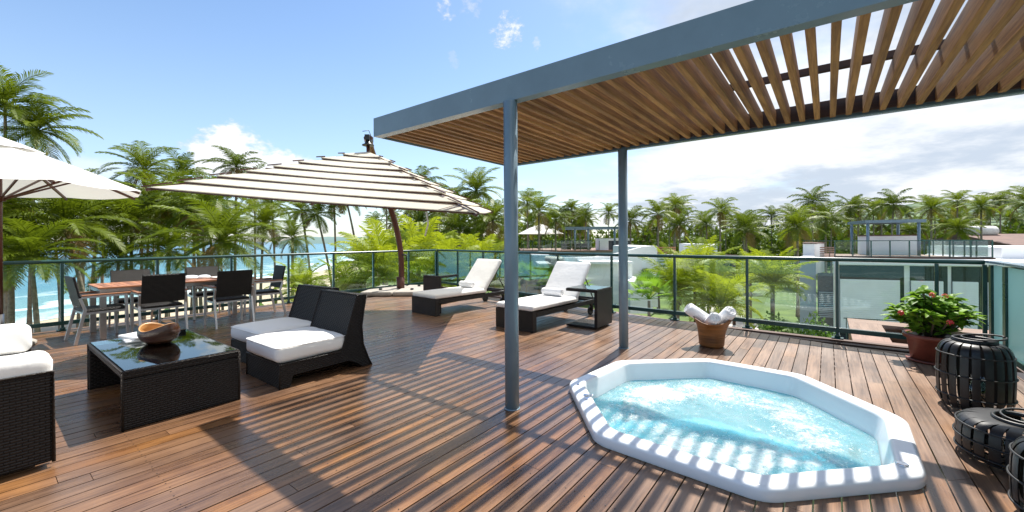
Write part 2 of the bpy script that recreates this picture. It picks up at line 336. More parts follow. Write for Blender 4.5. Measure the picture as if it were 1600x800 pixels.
def cushion(w_,d,h,r=.05,puff=.03,nz=4,seed=0,c=(0,0,0),wr=.006,n=18):
    m=MB(); hx,hy,hz=w_/2,d/2,h/2; r=min(r,hz*.98)
    def pt(x,y,z):
        p=Vector((x*hx,y*hy,z*hz)); q=Vector((max(-hx+r,min(hx-r,p.x)),max(-hy+r,min(hy-r,p.y)),max(-hz+r,min(hz-r,p.z))))
        d_=p-q
        if d_.length>1e-6: p=q+d_.normalized()*r
        p.z+=puff*(1-x*x)*(1-y*y)*z; b=puff*.5*(1-z*z); p.x+=b*x*(1-y**4)*.6; p.y+=b*y*(1-x**4)*.6
        nv=noise.noise_vector(p*7+Vector((seed*3.1,0,0))); p+=nv*wr
        return p+Vector(c)
    for ax in range(3):
        o=[i for i in range(3) if i!=ax]
        for sg in (-1,1):
            na=n if o[0]!=2 else nz*2; nb=n if o[1]!=2 else nz*2; b=len(m.v)
            for i in range(na+1):
                for j in range(nb+1):
                    q=[0,0,0]; q[ax]=sg
                    q[o[0]]=math.sin((2*i/na-1)*math.pi/2*.98)/math.sin(math.pi/2*.98); q[o[1]]=math.sin((2*j/nb-1)*math.pi/2*.98)/math.sin(math.pi/2*.98); m.v.append(pt(*q))
            for i in range(na):
                for j in range(nb):
                    f=(b+i*(nb+1)+j,b+(i+1)*(nb+1)+j,b+(i+1)*(nb+1)+j+1,b+i*(nb+1)+j+1)
                    m.face(f,[(m.v[k][o[0]],m.v[k][o[1]]) for k in f],.5,True)
    return m
def weld(o):
    import bmesh
    bm=bmesh.new(); bm.from_mesh(o.data); bmesh.ops.remove_doubles(bm,verts=bm.verts,dist=1e-4); bmesh.ops.recalc_face_normals(bm,faces=bm.faces); bm.to_mesh(o.data); bm.free(); return o
def piping(w_,d,z,r=.006,c=(0,0,0),rc=.05):
    pts=[]
    for (cx,cy,a0) in ((w_/2-rc,d/2-rc,0),(-w_/2+rc,d/2-rc,90),(-w_/2+rc,-d/2+rc,180),(w_/2-rc,-d/2+rc,270)):
        for k in range(5):
            a=R(a0+k*22.5); pts.append((cx+math.cos(a)*rc+c[0],cy+math.sin(a)*rc+c[1],z+c[2]))
    pts.append(pts[0]); return MB().tube(pts,r,6,False)
def tag(o,label=None,cat=None,group=None,kind=None):
    for k,v in (('label',label),('category',cat),('group',group),('kind',kind)):
        if v: o[k]=v
    return o
def thing(name,loc,rz,label,cat,group=None):
    o=bpy.data.objects.new(name,None); col.objects.link(o); o.location=loc; o.rotation_euler=(0,0,rz); o.empty_display_size=.1
    return tag(o,label,cat,group)
def copy_tree(o,parent=None):
    c=o.copy(); col.objects.link(c); c.parent=parent
    for ch in list(o.children): copy_tree(ch,c)
    return c
A0=R(-37.4); EX=Vector((math.cos(A0),math.sin(A0))); UX=Vector((-EX.y,EX.x))
def D(e,u,z=0): p=EX*e+UX*u; return Vector((p.x,p.y,z))       # deck grid (metres along and across the boards) to world
def I(px,py,Y):                                                # far things: bearing and height seen at a given distance
    a=px-800;b=py-375; return Vector(((a-ROLL*b)/F*Y,Y,CH-(b+ROLL*a)/F*Y))
DK=lambda name,label,cat,e,u,rz=0,z=0,group=None: thing(name,D(e,u,z),A0+rz,label,cat,group)
def struct(o,label=None): return tag(o,label,kind='structure')

# ---------------------------------------------------------------- terrain, sea, far land
GZ=-6.6; SEAZ=-7.7
COAST=[(-300,-40),(-60,-52),(20,-54),(60,-57),(133,-60),(250,-90),(423,-150),(900,-320),(1500,-520),(2600,-1100),(9000,-6000)]
def cx(y):
    for (a,x0),(b,x1) in zip(COAST,COAST[1:]):
        if y<=b: k=max(0,(y-a)/(b-a)); return x0+(x1-x0)*k
    return COAST[-1][1]
def gz(x,y):
    d=x-cx(y)
    if d<0: return SEAZ-1.2-min(2,-d*.1)
    if d<24: return SEAZ+(GZ-.5-SEAZ)*(d/24)**.7 if d>0 else SEAZ
    return GZ-.5+.5*min(1,(d-24)/12)
ys=[-300,-150,-60,-20,0,15,30,45,60,75,90,110,133,160,200,250,320,423,600,900,1500,2600,5000,9000]
def strip(name,mat,offs,zf,label):
    m=MB(); n=len(offs)
    for y in ys:
        for o_ in offs: x=cx(y)+o_; m.v.append(Vector((x,y,zf(x,y,o_))))
    for i in range(len(ys)-1):
        for j in range(n-1):
            m.face((i*n+j,i*n+j+1,(i+1)*n+j+1,(i+1)*n+j),[(abs(offs[j]),ys[i]),(abs(offs[j+1]),ys[i]),(abs(offs[j+1]),ys[i+1]),(abs(offs[j]),ys[i+1])],.5,True)
    return struct(m.build(name,mat),label)
strip('ground','ground',[-120,-20,-6,0,2,4,8,12,18,24,30,40,60,90,130,200,300,500,900,2000,6000,15000],lambda x,y,o_:SEAZ-1.5-min(3,-o_*.05) if o_<0 else (SEAZ+(-.25 if o_==0 else (GZ-.5-SEAZ)*min(1,o_/24)**.7) if o_<24 else gz(x,y)),'sandy beach and lawns below the terrace')
strip('sea','sea',[-12000,-6000,-3000,-1500,-800,-400,-200,-120,-70,-40,-20,-10,-4,0,1.2],lambda x,y,o_:SEAZ,'turquoise bay with surf at the beach')
def ridge(name,mat,y0,y1,x0,x1,hf,nx,ny,label):
    m=MB()
    for j in range(ny+1):
        for i in range(nx+1):
            x=x0+(x1-x0)*i/nx; y=y0+(y1-y0)*j/ny; v=math.sin(math.pi*j/ny)**.8 if 0<j<ny else 0
            e_=min(1,i/nx*12,(1-i/nx)*12); h=hf(x)*v*e_
            h+=(noise.noise(Vector((x*.02,y*.02,0)))*.12+noise.noise(Vector((x*.09,y*.09,3)))*.05)*h
            m.v.append(Vector((x,y,GZ-1.4+h)))
    for j in range(ny):
        for i in range(nx):
            a=j*(nx+1)+i; m.face((a,a+1,a+nx+2,a+nx+1),[(0,0)]*4,.5,True)
    return struct(m.build(name,mat),label)
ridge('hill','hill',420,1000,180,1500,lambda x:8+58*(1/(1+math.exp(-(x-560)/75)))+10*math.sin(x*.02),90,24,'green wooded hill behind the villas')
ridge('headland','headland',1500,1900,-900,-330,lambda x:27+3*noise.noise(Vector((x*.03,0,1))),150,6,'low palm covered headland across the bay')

# ---------------------------------------------------------------- palms
def frond(m,base,az_,el_,L,nl,lw,ll,curve,ti,rng,hang=.5):
    out=Vector((math.cos(az_),math.sin(az_),0)); side=Vector((-out.y,out.x,0)); p=Vector(base); N=10; pts=[p.copy()]; dirs=[]
    for i in range(N):
        k=i/N; a=el_-curve*(k**1.25); d=out*math.cos(a)+Vector((0,0,1))*math.sin(a)
        d=(d+side*rng*.12*k).normalized(); dirs.append(d); p=p+d*(L/N); pts.append(p.copy())
    dirs.append(dirs[-1])
    m.tube([pts[i] for i in range(0,N+1,2)],[.030*L/3,.022*L/3,.016*L/3,.011*L/3,.007*L/3,.003],4,False,ti)
    for j in range(nl):
        t_=.10+.90*(j+.5)/nl; f=t_*N; i=min(int(f),N-1); q=pts[i].lerp(pts[i+1],f-i); d=dirs[i]
        up=side.cross(d).normalized()*-1
        if up.z<0: up=-up
        le=ll*(math.sin(math.pi*min(1,(t_*.93+.10)))**.6)*(.85+.3*random.random())
        for sg in (-1,1):
            r1=random.uniform(-.12,.12)
            v=(side*sg*(.80-.25*t_)+d*(.55+.35*t_+r1)+up*(.22)).normalized()
            v2=(v+Vector((0,0,-1))*(hang+random.uniform(0,.35))).normalized()
            wv=d*lw*.5
            a=q; b=q+v*le*.5; c=b+v2*le*.5; k=len(m.v); tt=ti+random.uniform(-.12,.12)
            m.v+=[a-wv*.6,a+wv*.6,b+wv,b-wv,c+wv*.15,c-wv*.15]
            m.face((k,k+1,k+2,k+3),[(0,0)]*4,tt); m.face((k+3,k+2,k+4,k+5),[(0,0)]*4,tt)
def crown(seed,nf=26,L=3.,nl=34,lw=.05,ll=.8,hang=.45,young=False,skirt=.2):
    random.seed(seed); m=MB()
    for i in range(nf):
        k=i/(nf-1); az_=i*2.39996+random.uniform(-.25,.25)
        el_=R(84-(82 if young else 118)*k**.9+random.uniform(-8,8)); cu=(R(38+34*k+random.uniform(-8,16)) if young else R(78+random.uniform(-14,20))*(1-.35*k))
        ti=.35+.55*random.random()*(.5+.5*k)
        if k>.86 and not young and random.random()<.6: ti=1.6; el_-=R(14)
        frond(m,(0,0,0),az_,el_,L*random.uniform(.85,1.08)*(.8+.2*math.sin(math.pi*min(1,k+.3))),nl,lw,ll,cu,ti,random.uniform(-1,1),hang)
    return m
def as_mesh(m,name,mat):
    o=m.build(name,mat,fixn=False); me=o.data; bpy.data.objects.remove(o); return me
CR={'a':[as_mesh(crown(11+i,25,3.,38,.060,.80,[.45,.65,.35][i]),'palm_crown_dense','palm_green') for i in range(3)],
    'y':[as_mesh(crown(31+i,28,3.,34,.062,.85,.55,True),'palm_crown_young','palm_lime') for i in range(3)],
    'd':[as_mesh(crown(51+i,21,3.,28,.08,.85,[.5,.7,.3,.9][i]),'palm_crown_far','palm_dark') for i in range(4)],
    'g':[as_mesh(crown(61+i,20,3.,28,.08,.85,[.4,.6,.3][i]),'palm_crown_mid','palm_green') for i in range(3)]}
def fan_crown(seed):
    random.seed(seed); m=MB()
    for i in range(16):
        az_=i*2.4+random.uniform(-.2,.2); k=i/15; el_=R(80-75*k); out=Vector((math.cos(az_),math.sin(az_),0)); d=out*math.cos(el_)+Vector((0,0,math.sin(el_))); L=.7+.3*random.random()
        c=d*L; m.tube([(0,0,0),c*.6,c],[.015,.012,.01],4,False,.5); side=Vector((-out.y,out.x,0)); ti=random.uniform(.2,.9)
        for j in range(19):
            a=R(-105+210*j/18); v=(d*math.cos(a)+side*math.sin(a)); le=.62*(1-.25*abs(a)/R(105)); v2=(v+Vector((0,0,-.35))).normalized(); wv=v.cross(side.cross(d)).normalized()*.032
            q=c; b=c+v*le*.55; e_=b+v2*le*.45; kk=len(m.v); m.v+=[q,b-wv,e_,b+wv]; m.face((kk,kk+1,kk+2,kk+3),[(0,0)]*4,ti)
    return m
CR['f']=[as_mesh(fan_crown(5+i),'fan_palm_crown','fan_green') for i in range(2)]
def trunk_mesh(h,lean,r=.15,seg=8,curve=.3):
    m=MB(); pts=[];rr=[]
    for i in range(13):
        k=i/12; pts.append(Vector((lean[0]*(k**1.6-1),lean[1]*(k**1.6-1),h*(k-1))))
        rr.append(r*(1.55-.75*min(1,k*5) if k<.2 else .95-.35*k)*(1+.05*(i%2)))
    return m.tube(pts,rr,seg,True,.5)
def coconuts(seed):
    random.seed(seed); m=MB()
    for i in range(9):
        a=random.uniform(0,6.28); c=(math.cos(a)*.24,math.sin(a)*.24,-.25-random.random()*.2)
        m.lathe([(.001,-.14),(.08,-.10),(.115,0),(.08,.10),(.001,.14)],8,c)
    return m
pc=0
def palm(px,py,Y,L,kind,label,lean=(0,0),group=None,name=None,cat='palm tree',tr=.15,coco=False,rz=None,vi=None):
    """crown centre seen at px,py and Y metres off; L = frond length"""
    global pc; pc+=1
    p=I(px,py,Y); random.seed(pc*17+3); base=gz(p.x-lean[0],p.y-lean[1]); h=max(.5,p.z-base+.3)
    if Y<40: base=max(base,-20)
    o=thing(name or ('fan_palm' if kind=='f' else 'palm_tree'),(p.x-lean[0],p.y-lean[1],base-.25),0,label,cat,group)
    t_=trunk_mesh(h,lean,tr).build('trunk','trunk',o); t_.location=(lean[0],lean[1],h-.05)
    me=CR[kind][(pc if vi is None else vi)%len(CR[kind])]; c=bpy.data.objects.new('crown',me); col.objects.link(c); c.parent=o; c.location=(lean[0],lean[1],h)
    s_=L/(3. if kind!='f' else 1.4); c.scale=(s_,s_,s_*random.uniform(.9,1.08)); c.rotation_euler=(random.uniform(-.08,.08),random.uniform(-.08,.08),random.uniform(0,6.28) if rz is None else rz)
    if coco: q=coconuts(pc).build('coconut_cluster','coconut',o); q.location=c.location
    return o
P_=[ # px,py,Y,L,kind,label,lean
(58,205,25,3.2,'a','tall coconut palm high above the plain white parasol at the left edge',(.8,0),1),
(8,165,24,3.2,'a','coconut palm cut by the left edge, its fronds behind the tallest palm',(0,0),0),
(226,268,30,3.,'a','coconut palm with upswept fronds rising between the two parasols',(.5,0),1),
(285,275,36,2.9,'d','dark slim palm right beside the upswept palm left of the cloud',(-.4,0),0),
(370,262,40,3.,'d','palm top showing above the striped parasol in front of the white cloud',(.3,0),0),
(100,352,17.5,3.0,'a','big near coconut palm with leaning trunk behind the dining end chair',(-1.6,-.3),1),
(-20,335,16,3.0,'a','near palm whose fronds enter from the left edge under the white parasol',(0,0),0),
(20,395,17,2.6,'g','drooping palm low behind the white parasol pole',(.3,0),0),
(345,378,18.5,3.0,'a','wide crowned coconut palm right behind the dining table',(.7,0),1),
(205,352,22,3.,'g','palm crown between the two big crowns behind the left railing',(0,0),0),
(262,338,27,3.,'a','palm with arching fronds below the left tip of the striped parasol',(0,0),0),
(165,318,29,2.8,'g','palm half hidden behind the edge of the white parasol',(.5,0),0),
(425,318,34,2.7,'g','feathery palm crown just below the striped parasol, left of the beach palms',(-.4,0),0),
(457,374,30,2.0,'d','small dark palm standing before the sea left of the beach trunks',(0,0),0),
(471,330,44,2.7,'g','leftmost of the slender beach palms with drooping head before the sea',(-1.2,0),0),
(495,336,42,2.8,'d','slender beach palm with heavy hanging crown and trunk leaning right',(-1.8,0),0),
(522,310,46,2.8,'g','thin straight beach palm whose crown hides behind the striped parasol',(-.2,0),0),
(540,308,43,3.,'d','tall beach palm with curved trunk leaning left, nearest the stretch of open sea',(-1.9,0),0),
(587,344,62,1.9,'d','small starry palm seen alone against the sky right of the open sea',(-.5,0),0),
(604,312,55,2.6,'g','palm peeping out under the striped parasol near its dark mast',(0,0),0),
(655,292,42,3.,'d','dark palm rising over the right slope of the striped parasol',(.3,0),0),
(682,322,36,3.,'g','full palm under the right end of the striped parasol',(0,0),0),
(712,318,44,2.7,'d','thin palm just left of the tall palm near the pergola',(.4,0),0),
(744,300,36,3.,'a','tall coconut palm left of the front pergola column',(.3,0),1),
(770,345,32,2.9,'g','lower palm against the front pergola column',(0,0),0),
(655,355,36,2.9,'g','palm crown just right of the parasol mast above the railing',(0,0),0),
(718,362,32,2.9,'d','low shaded palm over the first lounger backrest',(0,0),0),
(1028,335,46,2.3,'g','slim palm with bare pale trunk just right of the rear pergola column',(0,0),1),
(1062,352,50,2.6,'d','bushy palm between the slim palm and the star shaped palm',(0,0),0),
(1104,352,58,2.4,'d','dark narrow palm left of the star shaped palm',(0,0),0),
(1125,330,50,2.4,'g','star shaped palm standing above its neighbours over the garden',(0,0),1),
(1166,362,44,3.,'d','broad palm with hanging dark skirt over the garden',(0,0),0),
(1246,356,42,3.1,'g','wide palm with long spreading fronds left of the right hand villa',(0,0),1),
(1290,345,48,3.,'d','palm crowding behind the wide palm left of the villa pergola',(0,0),0),
(1396,322,52,2.7,'d','round crowned palm behind the villa pergola, left one',(.5,0),1),
(1455,326,54,2.8,'g','round crowned palm behind the right post of the villa pergola',(0,0),0),
(1497,358,48,2.7,'a','dishevelled low palm right of the villa pergola',(0,0),0),
(1533,324,54,2.6,'g','slim palm standing against the hill right of the villa pergola',(0,0),1),
(1604,318,44,2.7,'g','palm cut by the right edge of the picture over the brown roofs',(0,0),0),
(152,345,22,3.0,'a','palm crown low behind the right part of the white parasol',(.6,0),0),
(48,402,15.5,2.4,'a','palm with long fronds hanging down behind the railing at the left edge',(-.5,0),0),
(250,318,25,3.1,'a','tall dense palm under the left tip of the striped parasol',(.4,0),0),
(305,335,24,3.0,'a','second dense palm under the left tip of the striped parasol',(-.5,0),0),
(185,408,21,2.5,'a','low palm right above the left half of the dining table',(.2,0),0),
(412,352,27,2.7,'a','palm between the dining table and the small dark palm by the sea',(.4,0),0),
(398,300,36,2.9,'d','tall shaded palm under the middle left of the striped parasol',(0,0),0),
(125,305,27,3.0,'a','palm behind the far rim of the white parasol',(-.3,0),0),
(18,318,19,3.0,'a','palm behind the white parasol pole, its crown under the canopy',(0,0),0),
(265,392,20,2.4,'a','low palm behind the middle of the dining table',(.3,0),0),
(842,330,46,2.9,'g','tall palm just right of the front pergola column',(0,0),0),
(868,345,50,2.8,'d','dense palm behind the small white parasol of the far terrace',(0,0),0),
(915,340,66,2.6,'d','small palm top above the far terrace frame',(0,0),0),
(985,345,48,2.7,'d','palm hidden in part by the rear pergola column',(0,0),0),
]
for (px,py,Y,L,k,lb,ln,cc_) in P_: q_=1.45 if px<440 and Y<38 else 1.; palm(px,py,Y*q_,L*q_*(1.12 if px>620 else (1.08 if px>420 else 1.0)),k,lb,ln,coco=bool(cc_))
Y_=[(600,418,15,2.1,'young yellow green palm left of the parasol mast behind the railing'),
(548,452,15.5,1.7,'young lime palm lowest behind the twin wicker chairs'),
(655,404,17,2.2,'tall young lime palm right behind the parasol mast'),
(705,426,15.5,1.9,'young lime palm behind the first lounger and its side table'),
(752,414,20,2.0,'young lime palm between the first lounger and the front column'),
(570,402,21,2.0,'young green palm whose fronds reach over the railing before the sea'),
(470,440,19,1.6,'small bright palm behind the right end dining chair'),
(500,478,14,1.3,'low bright palm tuft beside the beach behind the wicker chairs'),
(1058,440,13.2,1.55,'young lime palm with upright fronds right of the rear column'),
(1098,425,15.5,1.7,'young yellow palm behind the left of the garden walk'),
(1128,466,12.2,1.45,'low golden palm right behind the towel bucket'),
(1207,430,15,1.55,'large young lime palm left of the right hand villa'),
(1172,418,21,1.6,'smaller lime palm between the two garden palms')]
for (px,py,Y,L,lb) in Y_: palm(px,py+16,Y,L*1.12,'y',lb,tr=.11,name='young_palm_tree')
for (px,py,Y,L,lb) in ((1014,470,12.2,.95,'fan palm with bright green blades beside the rear column base'),(850,447,15.5,.85,'fan palm seen between the two loungers'),(895,455,17,1.,'small fan palm behind the second lounger'),(822,440,18,.95,'fan palm close right of the front column')):
    palm(px,py,Y,L,'f',lb,tr=.07)
random.seed(99); gfar='coconut palms of the far grove'
for i in range(96):
    px=[random.uniform(610,800),random.uniform(800,1340),random.uniform(1300,1700)][0 if i<22 else (1 if i<72 else 2)]
    Y=random.uniform(64,108); z=random.uniform(2.5,7.2); py=375-(z-CH)/Y*F-ROLL*(px-800)
    lab='far coconut palm in the dense grove behind the villas' if px>=800 else 'far coconut palm in the dense grove left of the front column'
    palm(px,py,Y,random.uniform(2.8,3.9),'dg'[i%2],lab,group=gfar if px>=800 else 'far palms left of the front column',tr=.14); random.seed(500+i)
random.seed(77)
for i in range(14):
    px=random.uniform(-60,420); Y=min(random.uniform(32,50),46*F/(800-px)); py=random.uniform(305,378)
    palm(px,py,Y,random.uniform(3.3,4.2),'dg'[i%2],'palm in the thicket between the left railing and the beach',(random.uniform(-1,1),0),group='palms in the thicket by the beach',tr=.13); random.seed(700+i)

def leaves(pts,size,name,mat,asp=.55,ti=(0,1),up=.3):
    m=MB()
    for p in pts:
        d=Vector((random.gauss(0,1),random.gauss(0,1),random.gauss(0,1)+up)).normalized(); s_=d.orthogonal().normalized(); s_=(s_*math.cos(random.random()*6)+d.cross(s_)*math.sin(random.random()*6)); q=d.cross(s_).normalized()
        z=size*random.uniform(.6,1.3); k=len(m.v); p=Vector(p); m.v+=[p-s_*z*.5,p+q*z*asp*.5,p+s_*z*.5,p-q*z*asp*.5]; m.face((k,k+1,k+2,k+3),[(0,0)]*4,random.uniform(*ti))
    return m
# far wood filling the view under the crowns (nobody could count it)
random.seed(5); pts=[]
for i in range(1900):
    px=random.uniform(615,1780); Y=random.uniform(84,130); x=(px-800)/F*Y; top=GZ+random.uniform(4,11.2)+2.*noise.noise(Vector((x*.08,0,0)))
    r=random.uniform(1.2,2.8)
    for j in range(24):
        a=random.uniform(0,6.28); b=random.uniform(-1,1); pts.append((x+r*math.cos(a)*math.sqrt(1-b*b),Y+r*math.sin(a)*math.sqrt(1-b*b),top-r+r*b*1.1))
tag(leaves(pts,1.15,'f','wood_leaf').build('woodland','wood_leaf',fixn=False),'dense green wood behind the villas','woodland',kind='stuff')
# undergrowth under the young palms
random.seed(6); pts=[]
def bushpts(x,y,z,r,h,n):
    q=[]
    for j in range(n):
        a=random.uniform(0,6.28); b=random.uniform(0,1); rr=math.sqrt(random.uniform(.35,1)); c=math.sqrt(max(0,1-b*b)); lump=1+.25*noise.noise(Vector((math.cos(a)*2+x,math.sin(a)*2+y,b*2)))
        q.append((x+r*rr*c*math.cos(a)*lump,y+r*rr*c*math.sin(a)*lump,z+h*b*rr*lump))
    return q
def shrub(x,y,r,h,label,n=900,size=.14,mat='shrub_leaf',group=None):
    z=gz(x,y); o=thing('shrub',(x,y,z),0,label,'shrub',group)
    leaves([(a-x,b-y,c-z) for a,b,c in bushpts(x,y,z+.2,r,h,n)],size,'f',mat).build('foliage',mat,o,fixn=False)
    m=MB()
    for i in range(6): a=i*1.05; m.tube([(0,0,-.1),(math.cos(a)*r*.3,math.sin(a)*r*.3,h*.4),(math.cos(a)*r*.6,math.sin(a)*r*.6,h*.8)],[.05,.03,.01],5)
    m.build('stem','branch',o)
for i in range(26):
    px=random.uniform(560,820); Y=random.uniform(17,30); p=I(px,400,Y); shrub(p.x,Y,random.uniform(1.3,2.3),random.uniform(1.6,4.4),'green shrub in the thicket under the young palms behind the loungers',700,.22,'shrub_leaf','shrubs under the young palms')
for i in range(22):
    px=random.uniform(830,1260); Y=random.uniform(16,24); p=I(px,400,Y); shrub(p.x,Y,random.uniform(.9,1.6),random.uniform(.9,2.),'low green shrub in the garden below the back railing',700,.16,'shrub_leaf','garden shrubs below the back railing')
for i in range(7):
    p=I(1172+i*21,500,13.+.3*(i%3)); z=gz(p.x,p.y); hh=-1.75-z+.25*(i%3)
    o=thing('hedge_shrub',(p.x,p.y,z),0,'tall leafy hedge shrub below the railing left of the planter box','shrub','hedge shrubs below the railing')
    leaves([(a,b,c+hh-2.2) for a,b,c in bushpts(0,0,.4,.62,1.9,1500)],.13,'f','shrub_leaf').build('foliage','shrub_leaf',o,fixn=False)
    MB().tube([(0,0,-.1),(.03,0,hh*.5),(.05,0,hh-.6)],[.07,.05,.02],6).build('stem','branch',o)
# sea grape branches at the lower left
random.seed(8); sg=thing('sea_grape_tree',(-10.6,8.4,gz(-10.6,8.4)),0,'sea grape tree with round leaves on bare branches behind the end chair','tree')
def limb(m,p,d,L,r,dep,tips):
    pts=[p]; q=p.copy()
    for i in range(4): d=(d+Vector((random.gauss(0,.22),random.gauss(0,.22),random.gauss(0,.16)))).normalized(); q=q+d*L/4; pts.append(q.copy())
    m.tube(pts,[r,r*.85,r*.7,r*.6,r*.5],5,False)
    if dep==0:
        tips+=pts[1:]; return
    for k in range(3 if dep>1 else 4): limb(m,pts[2+k%3],(d+Vector((random.gauss(0,.7),random.gauss(0,.7),random.gauss(0,.35)))).normalized(),L*.72,r*.55,dep-1,tips)
m=MB(); tips=[]; limb(m,Vector((0,0,0)),Vector((.05,0,1)),4.6,.13,3,tips); m.build('trunk','branch',sg)
pts=[]
for t_ in tips:
    for j in range(3): pts.append(t_+Vector((random.gauss(0,.14),random.gauss(0,.14),random.gauss(0,.1))))
leaves(pts,.17,'f','shrub_leaf',.95).build('crown','shrub_leaf',sg,fixn=False)

# ---------------------------------------------------------------- villas around the garden
def bxw(m,x0,x1,y0,y1,z0,z1): return m.box(((x0+x1)/2,(y0+y1)/2,(z0+z1)/2),(x1-x0,y1-y0,z1-z0),off=(0,0))
# right hand villa: facade about 21 m away, roof terrace at about our own height
v=thing('villa',(0,0,0),0,'white villa with big shuttered windows and a roof terrace, right of the garden','villa')
def X(px,Y): return (px-800)/F*Y
v.location=(18.8,24,0); v.rotation_euler=(0,0,R(-21)); VC,VS=math.cos(R(21)),math.sin(R(21))
def lx(px,y=0.): # position along the facade seen at px, y metres behind the facade line
    q=(px-800)/F; ox=18.8+VS*y; oy=24+VC*y; return (oy*q-ox)/(VC+VS*q)
m=MB(); m.prism([(0,0),(16,0),(16,13),(3.8,13)],GZ,.02,2); m.build('wall','plaster',v)
m=MB(); bxw(m,-.15,16,-.45,-.005,-.14,.05); m.build('roof_edge','plaster',v)
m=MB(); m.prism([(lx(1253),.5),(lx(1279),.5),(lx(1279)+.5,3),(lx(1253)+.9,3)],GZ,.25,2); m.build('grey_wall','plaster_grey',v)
m=MB(); m.prism([(lx(1262,2),3.02),(-.2,3.02),(1.2,6),(lx(1262,2)+.9,6)],-1,1.0,2); m.build('stair_house','plaster',v)
m=MB(); m.prism([(lx(1262,2)-.05,2.95),(-.15,2.95),(1.25,6.05),(lx(1262,2)+.85,6.05)],1.0,1.08,2); m.build('coping','roof_brown',v)
m=MB(); bxw(m,lx(1280),-.02,.3,.34,GZ,-.7); m.build('dark_pane','dark_panel',v)
for (a,b) in ((1311,1412),(1421,1480),(1486,1535),(1541,1640)):
    w0=lx(a); w1=lx(b); f=MB(); bxw(f,w0,w1,-.02,-.008,-4.6,-.20); fo=f.build('window','window_dark',v)
    q=MB(); bxw(q,w0+.02,w1-.22,-.10,-.04,-4.0,-1.0)
    for k in range(24): bxw(q,w0+.02,w1-.22,-.125,-.105,-4.0+k*.125,-3.93+k*.125)
    q.build('shutter','blind',fo)
f=MB()
for k in range(14): bxw(f,lx(1281),-.04,.22,.28,-3.3+k*.11,-3.24+k*.11)
f.build('louvre','plaster_grey',v)
m=MB()
for k in range(8): x=.0+k*1.35; bxw(m,x,x+.035,-1.5,-1.465,-4.6,-3.05)
bxw(m,-.1,10,-1.51,-1.45,-3.05,-3.0); bxw(m,-.1,10,-1.51,-1.45,-4.5,-4.45); m.build('balcony_rail','rail_green',v)
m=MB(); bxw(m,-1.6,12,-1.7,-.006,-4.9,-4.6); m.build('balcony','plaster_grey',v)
ty=4.6; t0=lx(1305,ty); t1=lx(1552,ty)
m=MB(); bxw(m,t0,t1,ty,12.5,.021,.05); m.build('terrace_floor','planter_wood',v)
m=MB(); bxw(m,t0-.05,t1+.05,ty-.1,ty-.002,-.05,.12); m.build('floor_edge','ledger_wood',v)
rr=thing('terrace_rail',(0,0,0),0,None,None); rr.parent=v
m=MB(); n=8
for k in range(n+1): x=t0+(t1-t0)*k/n; bxw(m,x-.03,x+.03,ty+.05,ty+.11,.05,1.15)
for k in range(6): y=ty+1.2+k*1.15; bxw(m,t1-.16,t1-.1,y,y+.06,.05,1.15); bxw(m,t0+.02,t0+.07,y,y+.06,.05,1.15)
bxw(m,t0,t1,ty+.03,ty+.13,1.15,1.2); bxw(m,t0,t1,ty+.05,ty+.11,.12,.17); bxw(m,t1-.18,t1-.08,ty+.14,12,1.15,1.2); bxw(m,t0+.0,t0+.08,ty+.14,12,1.15,1.2)
m.build('rail_frame','rail_green',rr)
m=MB(); bxw(m,t0+.05,t1-.1,ty+.075,ty+.085,.18,1.14); m.build('front_glass','rail_glass',rr); m=MB(); bxw(m,t1-.14,t1-.13,ty+.2,11.9,.18,1.14); m.build('side_glass','rail_glass',rr)
q0=lx(1352,9.); q1=lx(1447,9.)
for x in (lx(1357,9),lx(1437,9)):
    for y in (9.1,12.): MB().tube([(x,y,0),(x,y,2.45)],.10,10).build('pergola_post','steel_blue',v)
for y in (8.95,12.2): m=MB(); bxw(m,q0,q1,y,y+.12,2.45,2.68); m.build('pergola_beam','steel_blue',v)
m=MB(); bxw(m,q0,q0+.08,9.08,12.19,2.45,2.68); m.build('pergola_beam','steel_blue',v)
m=MB()
for k in range(30): x=q0+.15+k*(q1-q0-.2)/30; bxw(m,x,x+.045,9.09,12.18,2.5,2.62)
m.build('pergola_slats','ledger_wood',v)
m=MB(); bxw(m,lx(1352,11),lx(1430,11),10.6,12.4,.05,1.5); m.build('parapet','plaster',v)
m=MB(); bxw(m,lx(1350,11),lx(1431,11),10.58,12.42,1.5,1.58); m.build('coping','roof_brown',v)
m=MB()
for k in range(7): bxw(m,lx(1281,2.9),lx(1303,2.9),2.85,2.93,-.0+k*.12,.07+k*.12)
m.build('slatted_screen','planter_wood',v)
m=MB(); bxw(m,lx(1556,6),lx(1556,6)+14,5.5,13.5,.02,.72); m.build('side_block','plaster',v)
# houses further right under the hill
h=thing('house',(0,0,0),0,'beige house with brown hipped roof and white roof tank at the right edge','house')
m=MB(); bxw(m,62.5,85,52,62,-5,.4); m.build('wall','render_beige',h)
m=MB(); m.prism([(50.8,.35),(63.2,.35),(57,1.8)],61.5,86,0); m.build('roof','roof_brown',h)
m=MB(); m.tube([(63,57,2.2),(66.5,57,2.2)],.7,14); m.build('roof_tank','tank',h)
for k in range(5): f=MB(); x=64+k*5; bxw(f,x,x+1.6,51.95,51.99,-.8,.2); f.build('window','window_dark',h)
